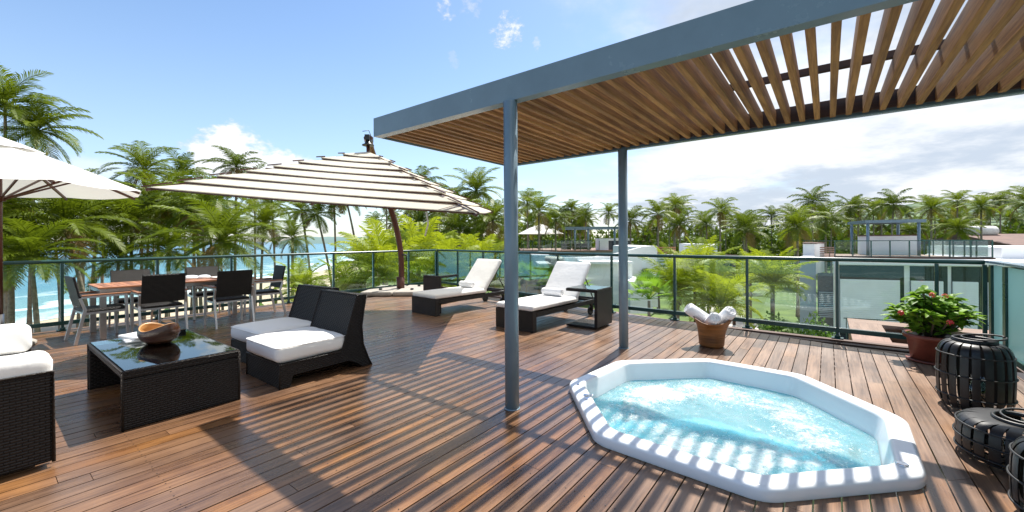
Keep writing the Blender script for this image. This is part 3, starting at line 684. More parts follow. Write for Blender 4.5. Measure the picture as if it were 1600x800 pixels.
# middle villa with curved white walls
def slab_wall(poly,y0,y1,obj,name='wall',mat='plaster'):  # poly: (px,py) outline standing at y0
    q=[(I(a,b,y0).x,I(a,b,y0).z) for a,b in poly]; m=MB(); m.prism(q,y0,y1,1); return m.build(name,mat,obj)
v2=thing('villa',(0,0,0),0,'white villa with sloping parapet wall beside the rear pergola column','villa')
slab_wall([(861,403),(930,401),(968,395),(1005,385),(1026,384),(1026,470),(861,470)],26,26.3,v2)
slab_wall([(915,412),(988,412),(988,475),(915,475)],24,25.9,v2)
slab_wall([(912,409),(990,409),(990,412.5),(912,412.5)],23.6,25.95,v2,'canopy')
slab_wall([(1003.5,386),(1027,384.5),(1028,480),(1003.5,480)],26.35,34,v2)
slab_wall([(985,440),(1018,440),(1020,490),(985,490)],22,25,v2)
slab_wall([(841,412),(861,412),(861,430),(841,430)],25,28,v2)
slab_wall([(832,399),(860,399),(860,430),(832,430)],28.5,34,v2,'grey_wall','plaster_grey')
slab_wall([(843,394),(888,396),(888,410),(843,410)],34.5,38,v2,'dark_wall','dark_panel')
f=slab_wall([(1005,421),(1012,419),(1012,440),(1005,440)],25.6,25.9,v2,'window','window_dark')
# far terrace beyond (roof deck with frame, rail, parasol)
v3=thing('villa',(0,0,0),0,'far villa roof deck with blue frame and glass rail between the pergola columns','villa')
yb=52.
m=MB(); bxw(m,X(815,yb),X(988,yb),yb,66,-5.5,-.15); m.build('wall','plaster_grey',v3)
m=MB(); bxw(m,X(815,yb)-.1,X(988,yb),yb-.3,66,-.15,.02); m.build('terrace_floor','planter_wood',v3)
m=MB()
for k in range(9): x=X(817,yb)+k*1.2; bxw(m,x,x+.06,yb,yb+.06,.02,1.2)
for k in range(9): x=X(817,yb)+k*1.2; bxw(m,x,x+.06,yb+9,yb+9.06,.02,1.2)
bxw(m,X(817,yb),X(925,yb),yb-.02,yb+.08,1.2,1.26); bxw(m,X(817,yb),X(817,yb)+.08,yb+.1,64,1.2,1.26); m.build('terrace_rail','rail_green',v3)
m=MB(); bxw(m,X(817,yb)+.05,X(925,yb),yb+.02,yb+.03,.1,1.2); m.build('rail_glass','rail_glass',v3)
for px in (900,921,963):
    x=X(px,yb); MB().tube([(x,yb+.8,0),(x,yb+.8,2.75)],.13,8).build('pergola_post','steel_blue',v3)
for y in (yb+.6,yb+6): m=MB(); bxw(m,X(880,yb),X(985,yb),y,y+.2,2.75,3.0); m.build('pergola_beam','steel_blue',v3)
m=MB(); bxw(m,X(938,yb),X(952,yb),yb+.4,yb+3,0.02,1.5); m.build('stair_house','plaster',v3); m=MB(); bxw(m,X(951,yb),X(994,yb),yb+1.2,yb+4,1.2,1.5); m.build('flat_roof','plaster',v3)
m=MB(); bxw(m,X(953,yb),X(990,yb),yb+1.3,yb+3.9,0.02,1.2); m.build('grey_wall','dark_panel',v3)
u3=thing('parasol',(X(845,yb+2),yb+2,0),0,'small far white parasol on the distant roof deck','parasol')
MB().lathe([(1.55*4,0) if 0 else (3.0,2.15),(1.5,2.9),(.02,3.45)],8,cap0=False).build('canopy','parasol_white',u3,fixn=False); MB().tube([(0,0,0),(0,0,3.4)],.04,6).build('pole','mahogany',u3)
for i,(dx_) in enumerate((3.4,4.8,6.0)):
    o=thing('terrace_sofa',(X(845,yb)+dx_,yb+1.6,.02),0,('leftmost','middle','rightmost')[i]+' dark seat on the distant roof deck beside the small parasol','sofa'); m=MB(); m.box((0,0,.25),(1.1,.7,.4)); m.box((0,.32,.55),(1.1,.15,.6)); m.build('frame','wicker',o,.02)
# second white sloping wall
v4=thing('villa',(0,0,0),0,'white villa wall sloping down to the left with wooden balcony, centre of the garden','villa')
slab_wall([(1068,398),(1080,393),(1121,381),(1121,430),(1068,430)],34,34.3,v4); slab_wall([(1104,381.5),(1121,381.2),(1121,440),(1104,440)],34.35,40,v4)
slab_wall([(1040,398),(1068,398),(1068,425),(1040,425)],36,40,v4)
m=MB()
for k in range(4): a=I(1027,387+k*3.3,37); b=I(1056,387+k*3.3,37); bxw(m,a.x,b.x,37,37.08,a.z-.06,a.z+.06)
m.build('balcony_rail','teak',v4)
g=thing('garden_pergola',(0,0,0),0,'low dark timber pergola standing on the lawn','pergola')
gx0=I(1082,405,38).x; gx1=I(1150,405,38).x; gzp=I(1100,404,38).z
m=MB()
for x in (gx0+.2,gx1-.2):
    for y in (38,43): m.tube([(x,y,GZ),(x,y,gzp)],.14,8)
bxw(m,gx0,gx1,37.9,38.1,gzp,gzp+.2); bxw(m,gx0,gx1,42.9,43.1,gzp,gzp+.2); m.build('frame','ledger_wood',g)
m=MB()
for k in range(10): x=gx0+.1+k*(gx1-gx0-.2)/9; bxw(m,x-.05,x+.05,37.6,43.4,gzp+.201,gzp+.33)
m.build('slats','ledger_wood',g)
# garden walk and pool wing roof
m=MB(); m.prism([(18,33),(20.5,33),(27.5,50),(22.5,50)],GZ-.3,GZ+.03,2)
struct(m.build('garden_path','pale_paving'),'pale paved garden walk')
m=MB(); m.prism([(3,40),(14,36),(26,44),(20,60),(2,62)],GZ-.1,GZ+.015,2); 
wg=thing('villa_wing',(0,0,0),0,'flat roofed lower wing just beyond the back railing on the right','villa wing')
pa=D(1.2,9.4);m=MB()
q=[D(.45,8.55),D(9,8.55),D(9,15.5),D(.45,15.5)]; m.prism([(p.x,p.y) for p in q],GZ,-2.05,2); m.build('wall','plaster',wg)
q=[D(.3,8.4),D(9.1,8.4),D(9.1,15.6),D(.3,15.6)]; m=MB(); m.prism([(p.x,p.y) for p in q],-2.05,-1.95,2); m.build('roof','roof_floor',wg)
pb=DK('planter_box','wooden planter box on the lower roof beyond the railing behind the potted plant','planter',.42,8.75,0,-1.95)
m=MB()
for (cx_,cy_,sx_,sy_) in ((1.5,0,3.2,.5),(1.5,2.2,3.2,.5),(.15,1.1,.5,1.7),(2.85,1.1,.5,1.7)): m.box((cx_,cy_,1.0),(sx_,sy_,.06))
for q_ in m.v: q_.z+=.6
m.build('rim','planter_wood',pb)
m=MB()
for (cx_,cy_,sx_,sy_) in ((1.5,-.18,3.1,.06),(1.5,2.38,3.1,.06),(-.05,1.1,.06,2.5),(3.05,1.1,.06,2.5)): 
    for k in range(8): m.box((cx_,cy_,.11+k*.19),(sx_,sy_,.165))
m.build('side_board','teak',pb)
MB().box((1.5,1.1,1.1),(2.9,2.4,.05)).build('soil','soil',pb)

# ---------------------------------------------------------------- the terrace
DP=[(-9.62,-4.5),(5.5,-4.5),(5.5,-4.4),(1.62,-4.4) ,(1.62,7.28),(-3.2,7.42),(-9.62,8.78)]
OCT=[(-1.89,3.30),(-1.80,4.19),(-1.05,4.85),(-.19,4.80),(.45,4.04),(.43,3.15),(-.26,2.47),(-1.24,2.52)][::-1]
OC=Vector((sum(p[0] for p in OCT)/8,sum(p[1] for p in OCT)/8))
def clip(poly,a,b,keep_left=True):
    out=[]; nx,ny=-(b[1]-a[1]),(b[0]-a[0]); sg=1 if keep_left else -1
    f=lambda p:sg*((p[0]-a[0])*nx+(p[1]-a[1])*ny)
    for i in range(len(poly)):
        p=poly[i];q=poly[(i+1)%len(poly)];fp=f(p);fq=f(q)
        if fp>=0: out.append(p)
        if fp*fq<0: k=fp/(fp-fq); out.append((p[0]+(q[0]-p[0])*k,p[1]+(q[1]-p[1])*k))
    return out
DKP=[(-9.62,-4.5),(1.62,-4.5),(1.62,7.28),(-3.2,7.42),(-9.62,8.78)]
hole=[(OC.x+(p[0]-OC.x)*.95,OC.y+(p[1]-OC.y)*.95) for p in OCT]
def area(p): return sum(p[i][0]*p[(i+1)%len(p)][1]-p[(i+1)%len(p)][0]*p[i][1] for i in range(len(p)))/2
if area(hole)<0: hole=hole[::-1]
random.seed(21); dk=MB(); e=-9.62; bw=.118; gap=.008
while e<1.62:
    u=-4.5-random.random()*3
    while u<8.8:
        L=random.choice([2.4,3.,3.6,4.2]); quad=[(e,u),(e+bw-gap,u),(e+bw-gap,u+L-.003),(e,u+L-.003)]; ti=random.random(); off=(random.uniform(0,20),random.uniform(0,20))
        for i in range(len(DKP)): 
            if quad: quad=clip(quad,DKP[i],DKP[(i+1)%len(DKP)])
        pieces=[];rem=quad
        if rem:
            for i in range(8):
                a=hole[i];b=hole[(i+1)%8]; o_=clip(rem,a,b,False) if rem else []
                if len(o_)>2: pieces.append(o_)
                rem=clip(rem,a,b,True) if rem else []
                if len(rem)<3: rem=[];break
        for pcs in pieces:
            if abs(area(pcs))<1e-5: continue
            b=len(dk.v); n=len(pcs); zt=random.uniform(-.001,.001)
            dk.v+=[Vector((p[0],p[1],zt)) for p in pcs]+[Vector((p[0],p[1],-.028)) for p in pcs]
            uvf=lambda i:(pcs[i%n][1]+off[0],pcs[i%n][0]+off[1])
            dk.face(tuple(range(b,b+n)),[uvf(i) for i in range(n)],ti)
            for i in range(n): j=(i+1)%n; dk.face((b+i,b+n+i,b+n+j,b+j),[uvf(i)]*2+[uvf(j)]*2,ti)
        u+=L
    e+=bw
dko=struct(dk.build('deck','deck',fixn=False),'brown hardwood deck boards'); dko.rotation_euler=(0,0,A0)
m=MB(); 
b=[]
def ringprism(m,outer,inner,z0,z1):
    pass
# dark joists below the gaps, laid round the tub hole
m=MB()
for k in range(60):
    u=-4.4+k*.22
    for (e0,e1) in ((-9.5,-2.02),(.56,1.5)) if 2.2<u<5.1 else ((-9.5,1.5),):
        if u>7.3 and e1>-3: e1=-3.4-(u-7.3)*4.6
        if e1>e0: m.box(((e0+e1)/2,u,-.10),(e1-e0,.10,.14))
jo=struct(m.build('deck_joists','ledger_wood')); jo.rotation_euler=(0,0,A0)
m=MB(); 
for (e0,e1,u0,u1) in ((-9.5,-2.1,-4.4,7.25),(.62,1.5,-4.4,7.25),(-2.1,.62,-4.4,2.2),(-2.1,.62,5.1,7.25)): m.box(((e0+e1)/2,(u0+u1)/2,-.24),(e1-e0,u1-u0,.13),ti=.5)
bs=struct(m.build('terrace_slab','roof_floor')); bs.rotation_euler=(0,0,A0)
m=MB(); m.prism([(-9.3,-4.3),(1.3,-4.3),(1.3,6.8),(-9.3,6.8)],GZ-.5,-1.4,2); bs=struct(m.build('terrace_base','plaster'),'white walls carrying the terrace'); bs.rotation_euler=(0,0,A0)
m=MB()
for i in (1,2,3,4): 
    a=DKP[i];b_=DKP[(i+1)%5]; m.beam((a[0],a[1],-.17),(b_[0],b_[1],-.17),.03,.27)
fa_=struct(m.build('deck_fascia','ledger_wood')); fa_.rotation_euler=(0,0,A0)

random.seed(12); m=MB(); e=-9.62
while e<1.5:
    u=-.66
    while u<6.6:
        for de in (.022,.088):
            x=e+de+random.uniform(-.003,.003); y=u+random.uniform(-.006,.006)
            if math.hypot(x-OC.x,y-OC.y)>1.32:
                b=len(m.v); m.v+=[Vector((x+.0038*math.cos(k*1.047),y+.0038*math.sin(k*1.047),.0024)) for k in range(6)]; m.face(tuple(range(b,b+6)),[(0,0)]*6,.5)
        u+=.66
    e+=bw
sc_=m.build('deck_screws','black_iron',fixn=False); sc_.rotation_euler=(0,0,A0); tag(sc_,'dark screw heads in the deck boards','screws',kind='stuff')

# glass railings
def railing(name,pts,label,cat='railing',frost=False):
    o=thing(name,(0,0,0),A0,label,cat); tp=MB(); bt=MB(); H=1.1
    for (a,b_) in zip(pts,pts[1:]):
        if frost: tp.beam((*a,H-.012),(*b_,H-.012),.12,.024)
        bt.beam((*a,.12),(*b_,.12),.05,.06)
    if not frost:
        q=[]
        for i,p in enumerate(pts): q.append((*p,H-.022))
        tp.tube(q,.027,10)
    tp.build('top_rail','steel_blue' if frost else 'rail_green',o); bt.build('bottom_rail','rail_green',o,.004)
    for i,p in enumerate(pts):
        a=pts[max(0,i-1)];b_=pts[min(len(pts)-1,i+1)]; d=Vector((b_[0]-a[0],b_[1]-a[1],0)).normalized(); rot=Matrix.Rotation(math.atan2(d.y,d.x),3,'Z')
        m=MB(); m.box((p[0],p[1],(H-.05)/2),(.09 if frost else .035,.05 if frost else .04,H-.05),rot)
        po=m.build('post','rail_green',o,.003)
        if not frost: MB().box((p[0],p[1],.008),(.13,.11,.016),rot).tube([(p[0],p[1],.016),(p[0],p[1],.05)],.034,10).build('base_plate','rail_green',po,.002)
        if i<len(pts)-1:
            c=pts[i+1]; P0=Vector((*p,0)); P1=Vector((*c,0)); dd=(P1-P0).normalized()*(.05 if frost else .03)
            a3=P0+dd; b3=P1-dd; m=MB(); m.beam(a3+Vector((0,0,.60)),b3+Vector((0,0,.60)),.01,.88 if not frost else .90); m.build('glass_panel','frosted_glass' if frost else 'rail_glass',o)
railing('glass_railing',[(-9.48,u) for u in (-4.2,-2.9,-1.6,-.35,.85,2.0,3.15,4.25,5.3,6.4,7.55,8.58)],'green framed glass railing along the sea side behind the dining table')
railing('glass_railing',[(-9.44,8.60),(-8.35,8.37),(-7.15,8.10),(-5.94,7.85),(-4.55,7.55),(-3.22,7.28),(-2.06,7.22),(-.98,7.19),(.10,7.15),(1.05,7.12),(1.44,7.11)],'green framed glass railing across the back of the deck behind the loungers')
railing('frosted_screen',[(1.50,7.09),(1.50,6.62),(1.50,5.5),(1.50,4.3),(1.50,3.1),(1.50,1.9),(1.50,.7),(1.50,-.5)],'frosted glass screen along the right edge of the deck','screen',True)

# pergola
pg=thing('pergola',(0,0,0),A0,'steel blue pergola with timber slats on two round columns','pergola')
PE0,PE1,PF,PB,Z0,Z1=-3.9,4.2,2.66,5.06,2.50,2.70
m=MB()
m.box(((PE0+PE1)/2,PF,(Z0+Z1)/2),(PE1-PE0,.012,Z1-Z0)); m.box(((PE0+PE1)/2,PF+.046,Z0+.006),(PE1-PE0,.08,.012)); m.box(((PE0+PE1)/2,PF+.046,Z1-.006),(PE1-PE0,.08,.012))
m.build('front_beam','steel_blue',pg)
m=MB(); m.box(((PE0+PE1)/2,PB,(Z0+Z1)/2),(PE1-PE0,.012,Z1-Z0)); m.box(((PE0+PE1)/2,PB-.03,Z0+.006),(PE1-PE0,.05,.012)); m.build('back_beam','steel_blue',pg)
for x in (PE0-.007,PE1+.007): MB().box((x,(PF+PB)/2,(Z0+Z1)/2),(.012,PB-PF+.012,Z1-Z0)).build('end_beam','steel_blue',pg)
MB().box(((PE0+PE1)/2,PB-.072,(Z0+Z1)/2+.01),(PE1-PE0-.02,.03,.15)).build('ledger_board','ledger_wood',pg)
MB().box(((PE0+PE1)/2,4.02,2.684),(PE1-PE0-.02,.05,.05)).build('purlin','ledger_wood',pg)
random.seed(3); e=PE0+.05; k=0
while e<PE1-.03:
    m=MB(); m.box((e+random.uniform(-.002,.002),(PF+.10+PB-.09)/2,2.516+.07),(.044,PB-.09-PF-.10,.14))
    m.build('slat','pergola_wood',pg,.003); e+=.118; k+=1
for u,nm in ((PF+.01,'front'),(4.99,'rear')):
    m=MB(); m.tube([(-2.05,u+.0,0.0),(-2.05,u,2.497)],.0575,28); c_=m.build('column','steel_blue',pg)
    MB().lathe([(.066,0),(.066,.004),(.059,.008)],28,(-2.05,u,0)).build('base_collar','steel_blue',c_)

# ---------------------------------------------------------------- hot tub
tub=thing('hot_tub',(0,0,0),A0,'white eight sided hot tub sunk in the deck','hot tub')
P=OCT if area(OCT)>0 else OCT[::-1]
def fillet(P,rad,n=6):
    out=[]
    for i in range(8):
        a=Vector(P[i-1]);b=Vector(P[i]);c=Vector(P[(i+1)%8]); d1=(a-b).normalized()*rad; d2=(c-b).normalized()*rad
        for k in range(n+1):
            t_=k/n; out.append((b+d1)*(1-t_)**2+b*2*t_*(1-t_)+(b+d2)*t_**2)
        # straight edge subdivisions
        p=b+d2; q=c+(b-c).normalized()*rad
        for k in range(1,6): out.append(p.lerp(q,k/6))
    return out
FP=fillet(P,.09); AP=1.15
def octring(d): 
    s_=1-d/AP; return [OC+(p-OC)*s_ for p in FP]
def octmesh(prof,cap=True):
    m=MB(); n=len(FP)
    for d,z in prof:
        for p in octring(d): m.v.append(Vector((p.x,p.y,z)))
    for i in range(len(prof)-1):
        for k in range(n): k2=(k+1)%n; m.face((i*n+k,i*n+k2,(i+1)*n+k2,(i+1)*n+k),[(0,0)]*4,.5,True)
    if cap: m.face(tuple((len(prof)-1)*n+k for k in range(n)),[(0,0)]*n,.5)
    return m
shell=octmesh([(.004,.002),(.002,.006),(0,.010),(0,.056),(.002,.064),(.008,.073),(.018,.079),(.028,.081),(.032,.081),(.108,.081),(.112,.081),(.122,.078),(.130,.070),(.134,.060),(.136,.054),(.18,-.12),(.20,-.35),(.23,-.40),(.52,-.43),(.55,-.46),(.60,-.85),(.64,-.88)]).build('shell','acrylic',tub,fixn=True)
random.seed(4)
wm=MB(); RN=46; n=len(FP); lev=[]
foamv=[]
ring0=[p for p in octring(.176)]
def hgt(x,y):
    q=Vector((x*2.6,y*2.6,0)); return .020*noise.noise(q)+.014*noise.noise(q*2.7)+.007*noise.noise(q*6.5)
fl=[]
for i in range(RN+1):
    s_=1-i/RN
    for p in ring0:
        q=OC+(p-OC)*s_; wm.v.append(Vector((q.x,q.y,-.085+hgt(q.x,q.y)*min(1,(1-s_)*8+.25))))
        x=(q.x-OC.x); y=(q.y-OC.y); r=math.hypot(x,y)
        # jets churn a broad ring; the calm basin in the middle stays blue
        f=.62*math.exp(-((r-.60)/.24)**2)+.25*noise.noise(Vector((q.x*1.7,q.y*1.7,4)))
        f+=.45*math.exp(-((x+.62)**2+(y-.25)**2)/.05)+.35*math.exp(-((x-.2)**2+(y+.75)**2)/.16)-.55*math.exp(-((x/.48)**2+((y+.02)/.22)**2))
        fl.append(f); wm.v[-1].z+=.022*max(0,f)*(1+noise.noise(Vector((q.x*9,q.y*9,1))))
for i in range(RN):
    for k in range(n): k2=(k+1)%n; wm.face((i*n+k,i*n+k2,(i+1)*n+k2,(i+1)*n+k),[(0,0)]*4,.5,True)
wo=wm.build('water','tub_water',None,fixn=False); wo.rotation_euler=(0,0,A0)
at=wo.data.attributes.new('foam','FLOAT','POINT'); at.data.foreach_set('value',fl)
tag(wo,'foaming turquoise water churning in the hot tub','water',kind='stuff')
# splash droplets
random.seed(14); m=MB()
for i in range(900):
    a=random.uniform(0,6.28); r=max(.2,min(.88,random.gauss(.6,.16))); x=OC.x+math.cos(a)*r; y=OC.y+math.sin(a)*r; z=-.075+abs(random.gauss(0,.022)); s_=random.uniform(.0015,.0042); b=len(m.v)
    m.v+=[Vector((x+s_,y,z)),Vector((x-s_,y,z)),Vector((x,y+s_,z)),Vector((x,y-s_,z)),Vector((x,y,z+s_)),Vector((x,y,z-s_))]
    for f in ((0,2,4),(2,1,4),(1,3,4),(3,0,4),(2,0,5),(1,2,5),(3,1,5),(0,3,5)): m.face(tuple(b+j for j in f),[(0,0)]*3,.5,True)
sp_=m.build('splash_droplets','acrylic',None,fixn=False); sp_.rotation_euler=(0,0,A0); tag(sp_,'tiny splashing drops over the tub water','water',kind='stuff')
def knob(e,u,r=.022,z=.082): return MB().lathe([(r,z-.004),(r,z+.006),(r*.8,z+.010),(r*.55,z+.007),(.001,z+.012)],16,(e,u,0))
for (e,u,r) in ((-1.76,3.27,.021),(-1.595,3.075,.021),(-1.545,3.01,.023),(-1.55,3.10,.013),(.33,3.20,.030)): knob(e,u,r).build('control_knob','chrome',tub)
for (ang) in range(8):
    a=R(22.5+45*ang+4); e=OC.x+math.cos(a)*.93; u=OC.y+math.sin(a)*.93
    MB().lathe([(.045,-.03),(.05,0),(.03,.012),(.001,.006)],14).build('jet_nozzle','black_plastic',tub).matrix_local=Matrix.Translation((e,u,-.26))@Matrix.Rotation(a,4,'Z')@Matrix.Rotation(R(-90),4,'Y')

# ---------------------------------------------------------------- wicker coffee table, bowl, napkins
ct=DK('coffee_table','dark wicker waterfall coffee table with glass top','coffee table',-4.78,1.03)
m=MB(); hw,hd,th=.72,.375,.055
m.box((0,0,.40),(2*hw,2*hd,th),off=(0,0)); 
for s_ in (-1,1): m.box((s_*(hw-th/2),0,.1865),(th,2*hd,.371),off=(0,0))
m.build('frame','wicker',ct,.012)
m=MB()
for s_ in (-1,1):
    for q in (-1,1): m.tube([(s_*hw*.997,q*hd*.997,.0),(s_*hw*.997,q*hd*.997,.42)],.009,6)
    m.tube([(-hw,s_*hd*.997,.424),(hw,s_*hd*.997,.424)],.009,6); m.tube([(s_*hw*.997,-hd,.424),(s_*hw*.997,hd,.424)],.009,6)
m.build('edge_braid','wicker_brown',ct)
MB().box((0,0,.4335),(2*hw-.03,2*hd-.03,.006)).build('glass_top','table_glass',ct,.002)
bo=DK('salad_bowl','oval dark wooden bowl with pale inside on the coffee table','bowl',-4.93,1.05,R(20),.4366)
def bfn(p,a):
    k=max(0,(p.z)/.145); return Vector((p.x*1.2,p.y*.95,p.z+max(0,k-.3)*(.035*math.cos(2*a)+.010*math.cos(a))))
def bfn_out(p,a): return bfn(p,a)
MB().lathe([(.05,0),(.09,.007),(.132,.045),(.150,.09),(.150,.125),(.138,.155)],48,(0,0,0),fn=bfn,cap1=False).build('outside','bowl_dark',bo)
MB().lathe([(.139,.156),(.130,.158),(.126,.15),(.138,.115),(.130,.06),(.08,.018),(.001,.012)],48,(0,0,0),fn=bfn,cap0=False).build('inside','bowl_light',bo)
for k,(de,du,rz,sz,lb) in enumerate(((-5.27,.96,.25,(.30,.17),'upper folded white napkin beside the wooden bowl'),(-5.25,.94,-.05,(.26,.16),'lower folded white napkin beside the wooden bowl'))):
    c_=cushion(sz[0],sz[1],.024,.011,.006,2,k,(0,0,.0125),.004,12); o=weld(c_.build('napkin','napkin')); tag(o,lb,'napkin','napkins on the coffee table'); p=D(de,du,.4366+(.026 if k==0 else 0)); o.location=p; o.rotation_euler=(0,0,A0+rz)
# twin armless wicker chairs: x = width, y = depth (0 front)
def wchair(e,u,rz,label):
    o=DK('wicker_lounge_chair',label,'lounge chair',e,u,rz,0,'pair of armless wicker lounge chairs'); w2=.375
    m=MB(); prof=[(0,.0),(.10,.0),(.125,.10),(.70,.10),(.80,.05),(.86,.0),(.97,.0),(.93,.08),(.865,.25),(.85,.45),(.875,.62),(.91,.77),(.90,.79),(.80,.79),(.79,.775),(.62,.24),(.60,.225),(.0,.225)]
    m.prism(prof,-w2,w2,0); m.build('frame','wicker',o,.008)
    m=MB()
    for s_ in (-1,1):
        m.tube([(s_*w2,.97,0),(s_*w2,.93,.08),(s_*w2,.865,.25),(s_*w2,.85,.45),(s_*w2,.875,.62),(s_*w2,.91,.785)],.008,6); m.tube([(s_*w2,.80,.79),(s_*w2,.79,.775),(s_*w2,.62,.24),(s_*w2,.60,.226),(s_*w2,0,.226),(s_*w2,0,0)],.008,6)
    m.tube([(-w2,0,.226),(w2,0,.226)],.008,6); m.tube([(-w2,.80,.79),(w2,.80,.79)],.008,6); m.build('edge_braid','wicker_brown',o)
    c_=weld(cushion(.735,.70,.165,.055,.016,4,e,(0,.33,.312),.006,22).build('seat_cushion','white_fabric',o)); piping(.735,.70,.375,.005,(0,.33,0)).build('piping','white_fabric',c_)
    return o
wchair(-4.40,1.72,0,'nearer armless wicker lounge chair with white seat cushion'); wchair(-5.20,1.86,R(2),'farther armless wicker lounge chair with white seat cushion')
# wicker sofa at the left edge, faces +u
so=DK('wicker_sofa','black wicker sofa with white cushions at the left edge','sofa',-3.78,.31)
m=MB(); m.box((-.04,-.48,.305),(.08,.94,.55),off=(0,0)); m.build('near_arm','wicker',so,.015)
m=MB(); m.box((-1.71,-.48,.305),(.08,.94,.55),off=(0,0)); m.build('far_arm','wicker',so,.015)
m=MB(); m.box((-.875,-.48,.18),(1.59,.90,.22),off=(0,0)); m.box((-.875,-.93,.45),(1.59,.09,.62),off=(0,0)); m.build('seat_frame','wicker',so,.015)
m=MB()
for q in (0,1): m=MB(); x=-.04-1.67*q; m.tube([(x+.04,-.01,.03),(x+.04,-.01,.58),(x+.04,-.95,.58)],.010,6); m.tube([(x-.04,-.01,.03),(x-.04,-.01,.58),(x-.04,-.95,.58)],.010,6); m.build('edge_braid','wicker_brown',so)
for k in range(2): weld(cushion(.76,.86,.16,.05,.02,4,k,(-.48-.79*k,-.435,.37),.008,18).build('seat_cushion','white_fabric',so))
for k,(x,y0) in enumerate(((-.14,-.40),(-1.61,-.40))):
    c_=cushion(.22,.92,.22,.05,.012,5,k+5,(0,0,0),.012,20).build('arm_cushion','white_fabric',so); weld(c_); c_.location=(x+.02*(1 if k==0 else -1),y0-.07,.575)
for k in range(2):
    c_=cushion(.66,.22,.46,.08,.03,5,k+9,(0,0,0),.012,18).build('back_cushion','white_fabric',so); weld(c_); c_.location=(-.58-.62*k,-.76,.66); c_.rotation_euler=(R(10),0,0)

# ---------------------------------------------------------------- dining set
dt=DK('dining_table','slatted teak dining table on steel legs','dining table',-8.55,2.07)
m=MB(); tw,tl=.44,1.0
for k in range(26): y=-tl+.04+k*(2*tl-.08)/25; m.box((0,y,.725),(2*tw-.12,.070,.022))
for s_ in (-1,1): m.box((s_*(tw-.03),0,.7255),(.058,2*tl,.024))
m.build('tabletop','teak',dt,.003)
m=MB()
for s_ in (-1,1): m.box((s_*(tw-.035),0,.685),(.03,2*tl-.06,.05)); m.box((0,s_*(tl-.035),.685),(2*tw-.10,.03,.05))
m.build('apron','brushed',dt)
for sx_ in (-1,1):
    for sy_ in (-1,1): MB().box((sx_*(tw-.04),sy_*(tl-.05),.355),(.07,.07,.71)).build('leg','brushed',dt,.004)
def dining_chair(label,first=None):
    o=thing('dining_chair',(0,0,0),0,label,'chair','wicker dining chairs round the teak table') # faces +y
    W2=.265
    m=cushion(.47,.46,.045,.02,.004,2,1,(0,.0,.435),.001,10); s=weld(m.build('seat','wicker',o))
    rot=Matrix.Rotation(R(11),3,'X')
    m=MB(); m.box((0,-.275,.70),(.50,.028,.42),rot,off=(0,0)); b=m.build('backrest','wicker',o,.010)
    for s_ in (-1,1):
        m=MB(); m.beam((s_*W2,.22,0),(s_*W2,.20,.64),.034,.034); m.build('leg','alu',o,.004)
        m=MB(); m.beam((s_*W2,-.31,0),(s_*W2,-.215,.46),.026,.036); m.beam((s_*W2,-.215,.455),(s_*W2,-.262,.62),.026,.03); m.build('leg','alu',o,.003)
        m=MB(); m.beam((s_*W2,.25,.652),(s_*W2,-.25,.652),.048,.020); m.build('armrest','teak',o,.004)
        m=MB(); m.beam((s_*W2,.22,.628),(s_*W2,-.25,.628),.026,.026); m.build('arm_frame','alu',o)
    m=MB(); m.beam((-W2,.20,.405),(W2,.20,.405),.025,.03); m.beam((-W2,-.21,.405),(W2,-.21,.405),.025,.03)
    for s_ in (-1,1): m.beam((s_*(W2-.012),.2,.405),(s_*(W2-.012),-.21,.405),.02,.03)
    m.build('seat_frame','alu',o); return o
c0=dining_chair('dining chair on the near side of the table, left one seen from behind')
for i,(e,u,rz,lb) in enumerate(((-7.98,1.70,90,None),(-7.90,2.58,90,'dining chair on the near side of the table, right one seen from behind'),(-9.02,1.62,-90,'dining chair behind the table by the railing, left one'),(-9.02,2.62,-90,'dining chair behind the table by the railing, right one'),(-8.25,1.12,4,'dining chair at the left end of the table seen from the side'),(-8.42,3.30,176,'dining chair at the right end of the table turned away from the sea'))):
    o=c0 if i==0 else copy_tree(c0)
    if lb: o['label']=lb
    o.location=D(e,u); o.rotation_euler=(0,0,A0+R(rz))
for i,(de,du,r,h,lb) in enumerate(((-8.62,1.95,.10,.05,'leftmost upturned white bowl on the teak table'),(-8.70,2.28,.12,.06,'middle upturned white bowl on the teak table'),(-8.62,2.45,.10,.06,'rightmost upturned white bowl on the teak table'))):
    o=MB().lathe([(r,0),(r*.97,h*.4),(r*.8,h*.8),(r*.4,h),(.001,h*1.02)],24).build('bowl','acrylic'); o.location=D(de,du,.7385); tag(o,lb,'bowl','white bowls on the dining table')
o=MB().lathe([(.16,0),(.2,.012),(.205,.018),(.16,.008),(.001,.006)],28).build('serving_tray','napkin'); o.location=D(-8.5,2.72,.7385); tag(o,'flat round pale tray right of the white bowls on the teak table','tray')

